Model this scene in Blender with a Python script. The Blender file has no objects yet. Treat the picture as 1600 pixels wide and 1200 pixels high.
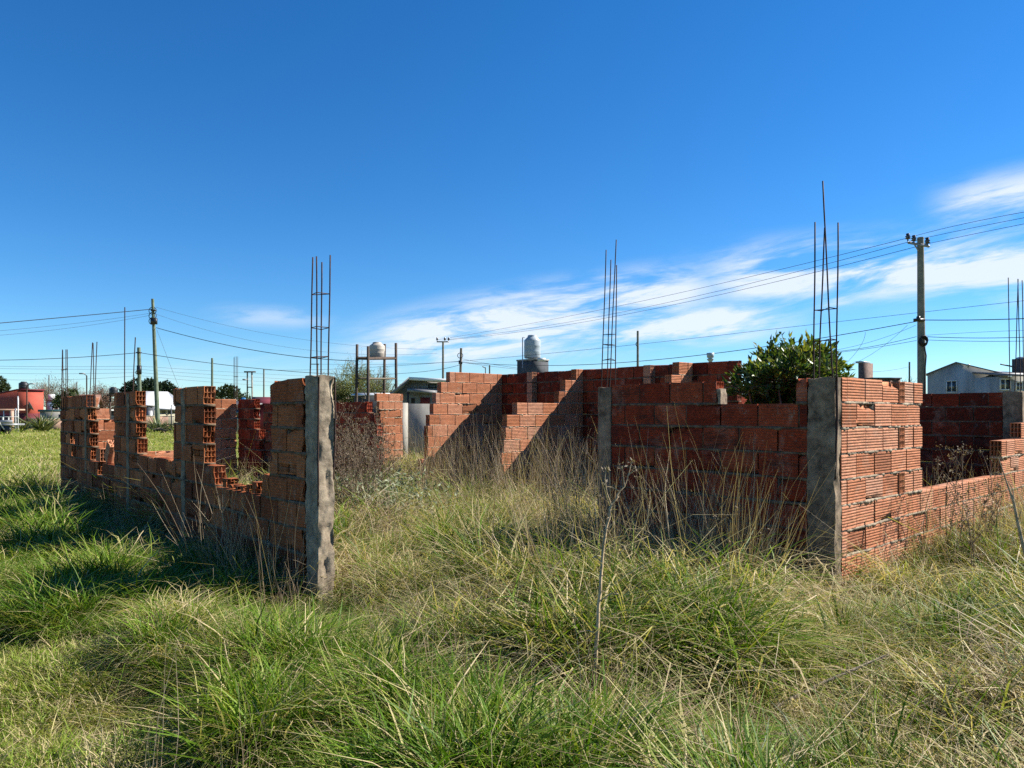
import bpy, math, random
import numpy as np
from mathutils import Vector, Matrix, noise

random.seed(7)
RNG = np.random.default_rng(11)
sc = bpy.context.scene
COL = sc.collection

# ------------------------------------------------------------------ camera
F = 1130.0                      # focal length in pixels of the 1600 px wide photograph
EYE = 1.5
HOR = 645.0
cam = bpy.data.cameras.new('camera')
cam.sensor_width = 36.0
cam.lens = 36.0 * F / 1600.0
cam.shift_y = (HOR - 600.0) / 1600.0
cam.clip_start = 0.05
cam.clip_end = 3000.0
cam_o = bpy.data.objects.new('camera', cam)
cam_o.location = (0, 0, EYE)
cam_o.rotation_euler = (math.radians(90), 0, 0)
COL.objects.link(cam_o)
sc.camera = cam_o

# ------------------------------------------------------------------ light
SUN_EL = math.radians(39.4)
SUN_AZ = math.radians(74.5)     # clockwise from +Y (the view direction)
sun = bpy.data.lights.new('sun', 'SUN')
sun.energy = 5.0
sun.angle = math.radians(0.5)
sun.color = (1.0, 0.945, 0.86)
sun_o = bpy.data.objects.new('sun', sun)
sd = Vector((math.sin(SUN_AZ) * math.cos(SUN_EL), math.cos(SUN_AZ) * math.cos(SUN_EL), math.sin(SUN_EL)))
sun_o.rotation_euler = sd.to_track_quat('Z', 'Y').to_euler()
sun_o.location = (20, 5, 30)
COL.objects.link(sun_o)

world = bpy.data.worlds.new('World')
sc.world = world
world.use_nodes = True
wn, wl = world.node_tree.nodes, world.node_tree.links
wn.clear()


def wnode(t, **kw):
    n = wn.new(t)
    for k, v in kw.items():
        setattr(n, k, v)
    return n


wout = wnode('ShaderNodeOutputWorld')
wbg = wnode('ShaderNodeBackground')
wbg.inputs['Strength'].default_value = 0.063
sky = wnode('ShaderNodeTexSky', sky_type='NISHITA')
sky.sun_disc = False
sky.sun_elevation = SUN_EL
sky.sun_rotation = SUN_AZ
sky.air_density = 0.9
sky.dust_density = 0.0
sky.ozone_density = 5.0
hs = wnode('ShaderNodeHueSaturation')
hs.inputs['Saturation'].default_value = 1.16
hs.inputs['Hue'].default_value = 0.503
wl.new(sky.outputs[0], hs.inputs['Color'])
# high cirrus: a flat layer far above, so the direction is divided by its height
tc = wnode('ShaderNodeTexCoord')
sep = wnode('ShaderNodeSeparateXYZ')
wl.new(tc.outputs['Generated'], sep.inputs[0])


def wm(op, a, b=None, clamp=False):
    n = wnode('ShaderNodeMath', operation=op)
    n.use_clamp = clamp
    for i, v in enumerate((a, b)):
        if v is None:
            continue
        if isinstance(v, (int, float)):
            n.inputs[i].default_value = v
        else:
            wl.new(v, n.inputs[i])
    return n.outputs[0]


def wrange(v, a, b, c=0.0, d=1.0, smooth=True):
    n = wnode('ShaderNodeMapRange')
    if smooth:
        n.interpolation_type = 'SMOOTHSTEP'
    wl.new(v, n.inputs[0])
    for i, q in enumerate((a, b, c, d)):
        n.inputs[i + 1].default_value = q
    return n.outputs[0]


zc = wm('MAXIMUM', sep.outputs['Z'], 0.02)
az = wm('ARCTAN2', sep.outputs['X'], sep.outputs['Y'])          # azimuth, right positive
el = wm('ARCSINE', zc)
# cirrus streaks run level to slightly rising to the right
az2 = az
el2 = wm('SUBTRACT', el, wm('MULTIPLY', az, 0.11))
comb = wnode('ShaderNodeCombineXYZ')
wl.new(wm('MULTIPLY', az2, 3.4), comb.inputs[0])
wl.new(wm('MULTIPLY', el2, 15.0), comb.inputs[1])
n1 = wnode('ShaderNodeTexNoise')
n1.inputs['Scale'].default_value = 1.6
n1.inputs['Detail'].default_value = 9.0
n1.inputs['Roughness'].default_value = 0.58
n1.inputs['Distortion'].default_value = 0.55
wl.new(comb.outputs[0], n1.inputs['Vector'])
comb2 = wnode('ShaderNodeCombineXYZ')
wl.new(wm('MULTIPLY', az2, 9.0), comb2.inputs[0])
wl.new(wm('MULTIPLY', el2, 60.0), comb2.inputs[1])
n2 = wnode('ShaderNodeTexNoise')
n2.inputs['Scale'].default_value = 1.3
n2.inputs['Detail'].default_value = 7.0
n2.inputs['Roughness'].default_value = 0.65
n2.inputs['Distortion'].default_value = 0.8
wl.new(comb2.outputs[0], n2.inputs['Vector'])


def band(c0, slope, w, a0, a1, soft=0.10, curve=0.0):
    """a bank of cloud round the line el = c0 + slope*az + curve*az^2, from azimuth a0 to a1"""
    d = wm('SUBTRACT', el, wm('ADD', wm('MULTIPLY', az, wm('ADD', wm('MULTIPLY', az, curve), slope)), c0))
    d = wm('DIVIDE', wm('ABSOLUTE', d), w)
    g = wrange(d, 1.0, 0.0)
    g = wm('MULTIPLY', g, wrange(az, a0, a0 + soft))
    return wm('MULTIPLY', g, wrange(az, a1, a1 - soft))


bands = [band(0.130, 0.18, 0.060, -0.30, 0.36, 0.20, -0.24), band(0.142, 0.18, 0.064, 0.20, 1.1, 0.16, -0.23),
         band(0.100, 0.065, 0.046, -0.24, 0.42, 0.14), wm('MULTIPLY', band(0.205, 0.06, 0.045, 0.50, 1.0, 0.08), 0.75),
         wm('MULTIPLY', band(0.125, 0.0, 0.022, -0.42, -0.22, 0.08), 0.4), wm('MULTIPLY', band(0.15, -0.02, 0.015, 0.36, 0.47, 0.05), 0.7),
         wm('MULTIPLY', band(0.05, 0.0, 0.05, -0.7, 0.5, 0.3), 0.22)]
tot = bands[0]
for b_ in bands[1:]:
    tot = wm('MAXIMUM', tot, b_)
nn = wm('ADD', wm('MULTIPLY', n1.outputs[0], 0.75), wm('MULTIPLY', n2.outputs[0], 0.25))
cl = wm('MULTIPLY', tot, wrange(nn, 0.38, 0.61))
cl = wm('ADD', cl, wm('MULTIPLY', wm('POWER', tot, 2.0), wrange(nn, 0.40, 0.70)), clamp=True)
cl = wm('MULTIPLY', cl, 0.88)
mulc = wnode('ShaderNodeMix', data_type='RGBA', blend_type='MULTIPLY')
mulc.inputs[0].default_value = 1.0
wl.new(hs.outputs[0], mulc.inputs[6])
mulc.inputs[7].default_value = (0.82, 0.985, 1.05, 1)
hs2 = wnode('ShaderNodeHueSaturation')
hs2.inputs['Saturation'].default_value = 1.065
wl.new(mulc.outputs[2], hs2.inputs['Color'])
mixc = wnode('ShaderNodeMix', data_type='RGBA')
wl.new(cl, mixc.inputs[0])
wl.new(hs2.outputs[0], mixc.inputs[6])
mixc.inputs[7].default_value = (5.9, 6.4, 7.0, 1)
wl.new(mixc.outputs[2], wbg.inputs['Color'])
wl.new(wbg.outputs[0], wout.inputs['Surface'])

vs = sc.view_settings
vs.view_transform = 'Standard'
vs.look = 'None'
vs.gamma = 1.0
vs.use_curve_mapping = False
vs.exposure = 1.28
sc.render.engine = 'CYCLES'
sc.cycles.max_bounces = 4
sc.cycles.diffuse_bounces = 2
sc.cycles.glossy_bounces = 2
sc.cycles.transmission_bounces = 3
sc.cycles.transparent_max_bounces = 8
sc.cycles.use_denoising = False

# ------------------------------------------------------------------ frames of reference
TH = math.atan2(1020.0, 1130.0)                  # heading of the building's long walls
UV = np.array([math.cos(TH), math.sin(TH), 0.0])     # u: right and away
VV = np.array([-math.sin(TH), math.cos(TH), 0.0])    # v: left and away
P1 = np.array([-1.445, 5.40, 0.0])
H = 0.1965                                       # one course of hollow brick


def bw(u, v, z=0.0):
    return P1 + UV * u + VV * v + np.array([0, 0, z])


def at(px, py, Z):
    """the point that lies Z metres ahead at a pixel of the photograph"""
    return np.array([(px - 800.0) / F * Z, Z, EYE + (HOR - py) / F * Z])


def v_at(u, px):
    r = (px - 800.0) / F
    a = P1 + UV * u
    return (r * a[1] - a[0]) / (VV[0] - r * VV[1])


def u_at(v, px):
    r = (px - 800.0) / F
    a = P1 + VV * v
    return (r * a[1] - a[0]) / (UV[0] - r * UV[1])


# ------------------------------------------------------------------ mesh helpers
class MB:
    def __init__(self):
        self.v, self.f, self.t, self.n = [], [], [], 0

    def add(self, v, f, tint=0.5):
        v = np.asarray(v, dtype=np.float64).reshape(-1, 3)
        for a in (f if isinstance(f, list) and len(f) and isinstance(f[0], np.ndarray) and f[0].ndim == 2 else [np.asarray(f)]):
            if len(a):
                self.f.append(np.asarray(a, dtype=np.int64) + self.n)
        self.v.append(v)
        self.t.append(np.full(len(v), tint) if np.isscalar(tint) else np.asarray(tint, dtype=np.float64))
        self.n += len(v)

    def box(self, c, size, R=None, tint=0.5):
        s = np.array(size) / 2.0
        v = np.array([[x, y, z] for x in (-1, 1) for y in (-1, 1) for z in (-1, 1)]) * s
        if R is not None:
            v = v @ np.asarray(R).T
        f = [[0, 1, 3, 2], [4, 6, 7, 5], [0, 4, 5, 1], [2, 3, 7, 6], [0, 2, 6, 4], [1, 5, 7, 3]]
        self.add(v + np.array(c), np.array(f), tint)

    def tube(self, pts, r, n=6, tint=0.5, caps=True):
        pts = np.asarray(pts, dtype=np.float64)
        m = len(pts)
        r = np.full(m, r) if np.isscalar(r) else np.asarray(r, dtype=np.float64)
        d = np.gradient(pts, axis=0)
        d /= (np.linalg.norm(d, axis=1, keepdims=True) + 1e-9)
        up = np.array([0, 0, 1.0]) if abs(d[0][2]) < 0.9 else np.array([1.0, 0, 0])
        a = np.cross(d, up)
        a /= (np.linalg.norm(a, axis=1, keepdims=True) + 1e-9)
        b = np.cross(d, a)
        an = np.arange(n) * 2 * math.pi / n
        ring = a[:, None, :] * np.cos(an)[None, :, None] + b[:, None, :] * np.sin(an)[None, :, None]
        v = (pts[:, None, :] + ring * r[:, None, None]).reshape(-1, 3)
        i = np.arange(m - 1)[:, None] * n
        j = np.arange(n)[None, :]
        k = (j + 1) % n
        f = np.stack([i + j, i + k, i + n + k, i + n + j], -1).reshape(-1, 4)
        self.add(v, f, tint)
        if caps and n <= 8 and n % 2 == 0:
            base = self.n - len(v)
            for o in (0, (m - 1) * n):
                for q in range(1, n // 2):
                    self.f.append(np.array([[base + o + q - 1, base + o + q, base + o + n - 1 - q, base + o + (n - q) % n]]))

    def lathe(self, c, prof, n=24, tint=0.5):
        prof = np.array(prof)
        an = np.arange(n) * 2 * math.pi / n
        v = np.stack([prof[:, 0][:, None] * np.cos(an), prof[:, 0][:, None] * np.sin(an),
                      np.repeat(prof[:, 1][:, None], n, 1)], -1).reshape(-1, 3) + np.array(c)
        m = len(prof)
        i = np.arange(m - 1)[:, None] * n
        j = np.arange(n)[None, :]
        k = (j + 1) % n
        self.add(v, np.stack([i + j, i + k, i + n + k, i + n + j], -1).reshape(-1, 4), tint)

    def build(self, name, mat, parent=None, smooth=False, link=True):
        me = bpy.data.meshes.new(name)
        V = np.concatenate(self.v) if self.v else np.zeros((0, 3))
        off = np.zeros(3)
        q_ = parent
        while q_ is not None:
            off = off + np.array(q_.location)
            q_ = q_.parent
        me.vertices.add(len(V))
        me.vertices.foreach_set('co', (V - off).astype(np.float32).ravel())
        loops = np.concatenate([a.ravel() for a in self.f]) if self.f else np.zeros(0, int)
        lens = np.concatenate([np.full(len(a), a.shape[1]) for a in self.f]) if self.f else np.zeros(0, int)
        me.loops.add(len(loops))
        me.loops.foreach_set('vertex_index', loops.astype(np.int32))
        me.polygons.add(len(lens))
        st = np.zeros(len(lens), dtype=np.int32)
        st[1:] = np.cumsum(lens)[:-1]
        me.polygons.foreach_set('loop_start', st)
        if smooth:
            me.polygons.foreach_set('use_smooth', np.ones(len(lens), dtype=bool))
        me.update(calc_edges=True)
        at_ = me.attributes.new('tint', 'FLOAT', 'POINT')
        at_.data.foreach_set('value', np.concatenate(self.t).astype(np.float32))
        me.materials.append(mat)
        o = bpy.data.objects.new(name, me)
        if link:
            COL.objects.link(o)
        if parent is not None:
            o.parent = parent
        return o


def tag(o, label, cat, group=None, kind=None):
    if label:
        o['label'] = label
    if cat:
        o['category'] = cat
    if group:
        o['group'] = group
    if kind:
        o['kind'] = kind
    return o


def thing(name, label, cat, loc, group=None):
    o = bpy.data.objects.new(name, None)
    o.empty_display_size = 0.2
    COL.objects.link(o)
    o.location = tuple(float(q) for q in loc)
    return tag(o, label, cat, group)


def rotz(a):
    c, s = math.cos(a), math.sin(a)
    return np.array([[c, -s, 0], [s, c, 0], [0, 0, 1.0]])


# ------------------------------------------------------------------ materials
def new_mat(name):
    m = bpy.data.materials.new(name)
    m.use_nodes = True
    nt = m.node_tree
    nt.nodes.clear()
    out = nt.nodes.new('ShaderNodeOutputMaterial')
    bs = nt.nodes.new('ShaderNodeBsdfPrincipled')
    nt.links.new(bs.outputs[0], out.inputs[0])
    return m, nt, bs, out


def nd(nt, t, ins=None, **kw):
    n = nt.nodes.new(t)
    for k, v in kw.items():
        setattr(n, k, v)
    for k, v in (ins or {}).items():
        if hasattr(v, 'is_output'):
            nt.links.new(v, n.inputs[k])
        else:
            n.inputs[k].default_value = v
    return n


def ramp(nt, fac, stops, interp='LINEAR'):
    n = nt.nodes.new('ShaderNodeValToRGB')
    n.color_ramp.interpolation = interp
    e = n.color_ramp.elements
    while len(e) < len(stops):
        e.new(0.5)
    for i, (p, c) in enumerate(stops):
        e[i].position = p
        e[i].color = tuple(c) + (1,) if len(c) == 3 else c
    nt.links.new(fac, n.inputs[0])
    return n.outputs[0]


def mix(nt, fac, a, b, blend='MIX'):
    n = nt.nodes.new('ShaderNodeMix')
    n.data_type = 'RGBA'
    n.blend_type = blend
    for i, v in ((0, fac), (6, a), (7, b)):
        if hasattr(v, 'is_output'):
            nt.links.new(v, n.inputs[i])
        elif isinstance(v, (tuple, list)):
            n.inputs[i].default_value = tuple(v) + ((1,) if len(v) == 3 else ())
        else:
            n.inputs[i].default_value = v
    return n.outputs[2]


def pos(nt):
    return nt.nodes.new('ShaderNodeNewGeometry').outputs['Position']


def noise_tex(nt, vec, scale, detail=5, rough=0.6, dist=0.0):
    n = nt.nodes.new('ShaderNodeTexNoise')
    n.inputs['Scale'].default_value = scale
    n.inputs['Detail'].default_value = detail
    n.inputs['Roughness'].default_value = rough
    n.inputs['Distortion'].default_value = dist
    nt.links.new(vec, n.inputs['Vector'])
    return n.outputs[0]


def bump(nt, bs, h, strength=0.4, dist=0.01):
    b = nt.nodes.new('ShaderNodeBump')
    b.inputs['Strength'].default_value = strength
    b.inputs['Distance'].default_value = dist
    nt.links.new(h, b.inputs['Height'])
    nt.links.new(b.outputs[0], bs.inputs['Normal'])


def mapr(nt, v, a, b, c=0.0, d=1.0):
    n = nt.nodes.new('ShaderNodeMapRange')
    n.interpolation_type = 'SMOOTHSTEP'
    nt.links.new(v, n.inputs[0])
    for i, q in enumerate((a, b, c, d)):
        n.inputs[i + 1].default_value = q
    return n.outputs[0]


def stretched(nt, vec, s):
    n = nd(nt, 'ShaderNodeMapping', {'Scale': s})
    nt.links.new(vec, n.inputs[0])
    return n.outputs[0]


def brick_mat(name, mould, cols=None):
    m, nt, bs, _ = new_mat(name)
    p = pos(nt)
    t = nd(nt, 'ShaderNodeAttribute', attribute_name='tint').outputs['Fac']
    cols = cols or [(0.0, (0.21, 0.085, 0.045)), (0.25, (0.38, 0.148, 0.072)), (0.55, (0.48, 0.200, 0.105)), (0.8, (0.49, 0.235, 0.140)), (1.0, (0.46, 0.26, 0.175))]
    c = ramp(nt, t, cols)
    fine = noise_tex(nt, p, 60, 5, 0.75)
    c = mix(nt, 0.7, c, ramp(nt, fine, [(0.3, (0.55, 0.50, 0.46)), (0.7, (1.30, 1.27, 1.25))]), 'MULTIPLY')
    mid = noise_tex(nt, stretched(nt, p, (1, 1, 2.2)), 13, 6, 0.7, 0.6)
    c = mix(nt, 0.55, c, ramp(nt, mid, [(0.34, (0.50, 0.44, 0.42)), (0.62, (1.18, 1.18, 1.16))]), 'MULTIPLY')
    big = noise_tex(nt, p, 4.5, 6, 0.7, 0.6)
    c = mix(nt, mapr(nt, big, 0.52, 0.68, 0, 0.34), c, (0.42, 0.27, 0.185))          # pale bloom
    st = noise_tex(nt, stretched(nt, p, (1, 1, 1.5)), 2.7, 8, 0.72, 0.9)
    c = mix(nt, mapr(nt, st, 0.60 - 0.14 * mould, 0.72, 0, 0.35 + 0.50 * mould), c, (0.030, 0.020, 0.016))    # black mould
    gr = noise_tex(nt, p, 11, 8, 0.78, 0.5)
    c = mix(nt, mapr(nt, gr, 0.595, 0.66, 0, 0.62), c, (0.27, 0.22, 0.16))   # mortar smears
    nt.links.new(c, bs.inputs['Base Color'])
    bs.inputs['Roughness'].default_value = 0.92
    bs.inputs['Specular IOR Level'].default_value = 0.12
    hh = mix(nt, 0.5, fine, mid)
    bump(nt, bs, hh, 0.8, 0.006)
    return m


ALB = 0.72


def dim(c, k=ALB):
    return tuple(q * k for q in c)


def simple_mat(name, c1, c2, scale=6, rough=0.85, bump_d=0.0, detail=6, spec=0.3, metal=0.0, lo=0.35, hi=0.65, stretch=None):
    m, nt, bs, _ = new_mat(name)
    tcn = nd(nt, 'ShaderNodeTexCoord').outputs['Object']
    if stretch:
        tcn = stretched(nt, tcn, stretch)
    n = noise_tex(nt, tcn, scale, detail, 0.65, 0.2)
    c = ramp(nt, n, [(lo, dim(c1)), (hi, dim(c2))])
    nt.links.new(c, bs.inputs['Base Color'])
    bs.inputs['Roughness'].default_value = rough
    bs.inputs['Specular IOR Level'].default_value = spec
    bs.inputs['Metallic'].default_value = metal
    if bump_d:
        bump(nt, bs, n, 0.7, bump_d)
    return m


def leaf_mat(name, stops, transl=0.35, rough=0.45, spec=0.4, patch=None, attr='tint', shade=True):
    """blade / leaf: diffuse + translucent + a little gloss; stops map the per-blade tint to a colour"""
    m, nt, bs, out = new_mat(name)
    t = nd(nt, 'ShaderNodeAttribute', attribute_name=attr).outputs['Fac']
    if patch:
        p = pos(nt)
        n = noise_tex(nt, stretched(nt, p, (1, 1, 0.0)), patch[0], 4, 0.6, 0.3)
        ma = nd(nt, 'ShaderNodeMath', {0: n, 1: 0.5}, operation='SUBTRACT').outputs[0]
        mb = nd(nt, 'ShaderNodeMath', {0: ma, 1: patch[1], 2: t}, operation='MULTIPLY_ADD')
        mb.use_clamp = True
        t = mb.outputs[0]
    c = ramp(nt, t, stops)
    nt.links.new(c, bs.inputs['Base Color'])
    bs.inputs['Roughness'].default_value = rough
    bs.inputs['Specular IOR Level'].default_value = spec
    tr = nd(nt, 'ShaderNodeBsdfTranslucent')
    c2 = mix(nt, 1.0, c, (1.25, 1.25, 0.55), 'MULTIPLY')
    nt.links.new(c2, tr.inputs[0])
    ms = nd(nt, 'ShaderNodeMixShader', {0: transl})
    nt.links.new(bs.outputs[0], ms.inputs[1])
    nt.links.new(tr.outputs[0], ms.inputs[2])
    nt.links.new(ms.outputs[0], out.inputs[0])
    return m


M = {}
M['brick'] = brick_mat('hollow clay brick', 0.25)
M['brick_shade'] = brick_mat('weathered shade-toned clay brick', 1.0, [(0.0, (0.13, 0.023, 0.012)), (0.35, (0.235, 0.038, 0.016)), (0.7, (0.33, 0.064, 0.026)), (1.0, (0.38, 0.100, 0.042))])  # copy for shaded walls: shade worked into the base colours; mould stains are real
M['brick_brown'] = brick_mat('brown clay brick', 0.45, [(0.0, (0.13, 0.034, 0.014)), (0.35, (0.25, 0.073, 0.028)), (0.7, (0.36, 0.120, 0.046)), (1.0, (0.46, 0.18, 0.075))])  # long left wall: base colours lowered too, to deepen its shade
M['old_brick'] = simple_mat('old brown brick', (0.12, 0.075, 0.06), (0.26, 0.165, 0.13), 9, 0.9)
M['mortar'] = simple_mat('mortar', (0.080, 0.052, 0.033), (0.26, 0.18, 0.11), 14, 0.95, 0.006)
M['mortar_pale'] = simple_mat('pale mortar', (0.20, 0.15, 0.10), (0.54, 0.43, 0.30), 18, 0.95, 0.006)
M['concrete'] = simple_mat('rough concrete', (0.12, 0.09, 0.06), (0.50, 0.405, 0.285), 11, 0.95, 0.014, 10, lo=0.30, hi=0.66)
M['concrete_dark'] = simple_mat('weathered concrete', (0.10, 0.072, 0.046), (0.42, 0.31, 0.20), 9, 0.95, 0.012, 10)
M['rust'] = simple_mat('rusted steel', (0.022, 0.014, 0.013), (0.085, 0.038, 0.026), 40, 0.8, 0.001, 3)
M['wood_grey'] = simple_mat('weathered timber', (0.09, 0.075, 0.055), (0.24, 0.20, 0.15), 5, 0.9, 0.004, 6, stretch=(8, 8, 0.6))
M['pole_conc'] = simple_mat('concrete pole', (0.16, 0.16, 0.13), (0.30, 0.29, 0.24), 3, 0.9, 0.002)
M['pole_green'] = simple_mat('treated pole', (0.11, 0.15, 0.10), (0.22, 0.26, 0.18), 3, 0.85, 0.002)
M['black'] = simple_mat('black plastic', (0.010, 0.011, 0.013), (0.022, 0.024, 0.028), 5, 0.45, 0, spec=0.5)
M['steel'] = simple_mat('galvanised steel', (0.30, 0.31, 0.32), (0.45, 0.46, 0.47), 12, 0.5, 0, metal=0.4)
M['cable'] = simple_mat('black cable', (0.012, 0.012, 0.014), (0.03, 0.03, 0.035), 20, 0.6)
M['porcelain'] = simple_mat('brown insulator', (0.03, 0.018, 0.012), (0.06, 0.03, 0.02), 9, 0.25, spec=0.6)
M['white'] = simple_mat('white paint', (0.66, 0.66, 0.63), (0.82, 0.82, 0.80), 2, 0.6)
M['tank_white'] = simple_mat('white tank plastic', (0.42, 0.37, 0.31), (0.56, 0.50, 0.42), 1.5, 0.5)
M['tank_blue'] = simple_mat('pale blue grey tank plastic', (0.32, 0.38, 0.42), (0.46, 0.52, 0.56), 1.5, 0.45)
M['blue'] = simple_mat('blue paint', (0.03, 0.20, 0.42), (0.05, 0.26, 0.52), 3, 0.5)
M['skyblue'] = simple_mat('light blue paint', (0.22, 0.42, 0.58), (0.30, 0.52, 0.68), 3, 0.6)
M['teal'] = simple_mat('dark teal paint', (0.03, 0.09, 0.10), (0.05, 0.13, 0.14), 3, 0.6)
M['red'] = simple_mat('brick red paint', (0.42, 0.075, 0.045), (0.52, 0.11, 0.065), 1.2, 0.8)
M['maroon'] = simple_mat('maroon paint', (0.14, 0.02, 0.03), (0.20, 0.03, 0.04), 2, 0.8)
M['cream'] = simple_mat('cream render', (0.55, 0.50, 0.36), (0.66, 0.61, 0.46), 2, 0.85)
M['grey'] = simple_mat('grey render', (0.24, 0.235, 0.22), (0.38, 0.37, 0.35), 1.5, 0.9, 0.003)
M['plaster'] = simple_mat('cement render', (0.30, 0.28, 0.24), (0.46, 0.43, 0.37), 3, 0.92, 0.004, stretch=(1, 1, 0.3))
M['pale_render'] = simple_mat('stained white render', (0.34, 0.33, 0.31), (0.60, 0.59, 0.55), 0.9, 0.9, 0.0, 8, stretch=(1.4, 1.4, 0.35))
M['pinkish'] = simple_mat('pink render', (0.45, 0.27, 0.20), (0.58, 0.38, 0.28), 2, 0.9)
M['dark_wall'] = simple_mat('dark painted wall', (0.05, 0.055, 0.065), (0.10, 0.11, 0.12), 2, 0.85)
M['sheet'] = simple_mat('corrugated sheet roof', (0.16, 0.16, 0.165), (0.26, 0.26, 0.26), 3, 0.6, 0, metal=0.2)
M['white_sheet'] = simple_mat('white sheet roof', (0.68, 0.70, 0.72), (0.80, 0.81, 0.82), 1, 0.5)
M['glass'] = simple_mat('window glass', (0.03, 0.045, 0.055), (0.06, 0.08, 0.10), 1, 0.08, spec=0.8)
M['wood_dark'] = simple_mat('dark timber', (0.05, 0.035, 0.028), (0.11, 0.075, 0.055), 6, 0.8)
M['bark'] = simple_mat('bark', (0.09, 0.07, 0.05), (0.22, 0.18, 0.13), 12, 0.9, 0.004)
M['birch'] = simple_mat('pale dead stem', (0.34, 0.245, 0.135), (0.70, 0.53, 0.31), 25, 0.85, 0.002)
M['deadstem'] = simple_mat('dead brown stem', (0.12, 0.085, 0.055), (0.30, 0.23, 0.155), 30, 0.9)
M['twig_pale'] = simple_mat('pale bare twigs', (0.22, 0.20, 0.15), (0.36, 0.33, 0.26), 3, 0.9)
M['twig_red'] = simple_mat('reddish twigs', (0.20, 0.105, 0.075), (0.32, 0.17, 0.12), 3, 0.9)

# ------------------------------------------------------------------ hollow bricks
BT, BH = 0.12, 0.18


def _ribbed(n=8, d=0.0026):
    """outline of one side face from bottom to top: list of (depth, z)"""
    out = []
    p = BH / n
    for i in range(n):
        z = i * p
        out += [(0.0 if 0 < i else 0.0, z + 0.0004), (0.0, z + p * 0.70), (d, z + p * 0.76), (d, z + p * 0.95)]
    return out


RIB = _ribbed()
HY = [0.0030, 0.0095, 0.0402, 0.0447, 0.0754, 0.0799, 0.1106, 0.1170]
HZ = [0.0, 0.007, 0.0593, 0.0638, 0.1162, 0.1207, 0.1730, 0.18]


def brick_geo(L, depth=0.10, e0=0.0, e1=0.0, rs=None):
    """a clay brick with ribbed faces and 3 x 3 tubes, x 0..L, y 0..BT, z 0..BH; e0/e1 roughen its ends"""
    V, Q = [], []

    def grid(xs, prof):
        b = len(V)
        for x in xs:
            for (y, z) in prof:
                V.append((x, y, z))
        k = len(prof)
        for i in range(len(xs) - 1):
            for j in range(k - 1):
                a = b + i * k + j
                Q.append((a, a + 1, a + k + 1, a + k))

    outer = [(y, z) for (y, z) in RIB] + [(0.003, BH), (BT - 0.003, BH)] + [(BT - y, z) for (y, z) in reversed(RIB)] + [(0.003, 0), RIB[0]]
    grid((0, L), outer)
    depth = min(depth, L * 0.48)
    for xe, xi in ((0, depth), (L, L - depth)):
        b = len(V)
        for z in HZ:
            for y in HY:
                V.append((xe, y, z))
        for r in range(7):
            for c in range(7):
                if r % 2 == 1 and c % 2 == 1:
                    ids = [b + r * 8 + c, b + r * 8 + c + 1, b + (r + 1) * 8 + c + 1, b + (r + 1) * 8 + c]
                    n0 = len(V)
                    for q in ids:
                        V.append((xi, V[q][1], V[q][2]))
                    for q in range(4):
                        Q.append((ids[q], ids[(q + 1) % 4], n0 + (q + 1) % 4, n0 + q))
                    Q.append((n0, n0 + 1, n0 + 2, n0 + 3))
                else:
                    Q.append((b + r * 8 + c, b + r * 8 + c + 1, b + (r + 1) * 8 + c + 1, b + (r + 1) * 8 + c))
    V = np.array(V)
    if rs is not None:
        for (e, xe, s) in ((e0, 0.0, 1), (e1, L, -1)):
            if e > 0:
                m = np.abs(V[:, 0] - xe) < 1e-6
                ph = rs.random(4) * 6.28
                d = e * (0.5 + 0.5 * np.sin(V[m, 1] * 60 + ph[0]) * np.sin(V[m, 2] * 38 + ph[1])) + e * 0.6 * (V[m, 2] / BH if ph[2] > 3 else 1 - V[m, 2] / BH)
                V[m, 0] += s * np.minimum(d, L * 0.4)
    return V, np.array(Q)


def sub_iv(iv, cuts):
    out = []
    for (a, b) in iv:
        segs = [(a, b)]
        for (c, d) in cuts:
            ns = []
            for (p, q) in segs:
                if d <= p or c >= q:
                    ns.append((p, q))
                else:
                    if c > p + 0.03:
                        ns.append((p, c))
                    if d < q - 0.03:
                        ns.append((d, q))
            segs = ns
        out += segs
    return out


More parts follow.
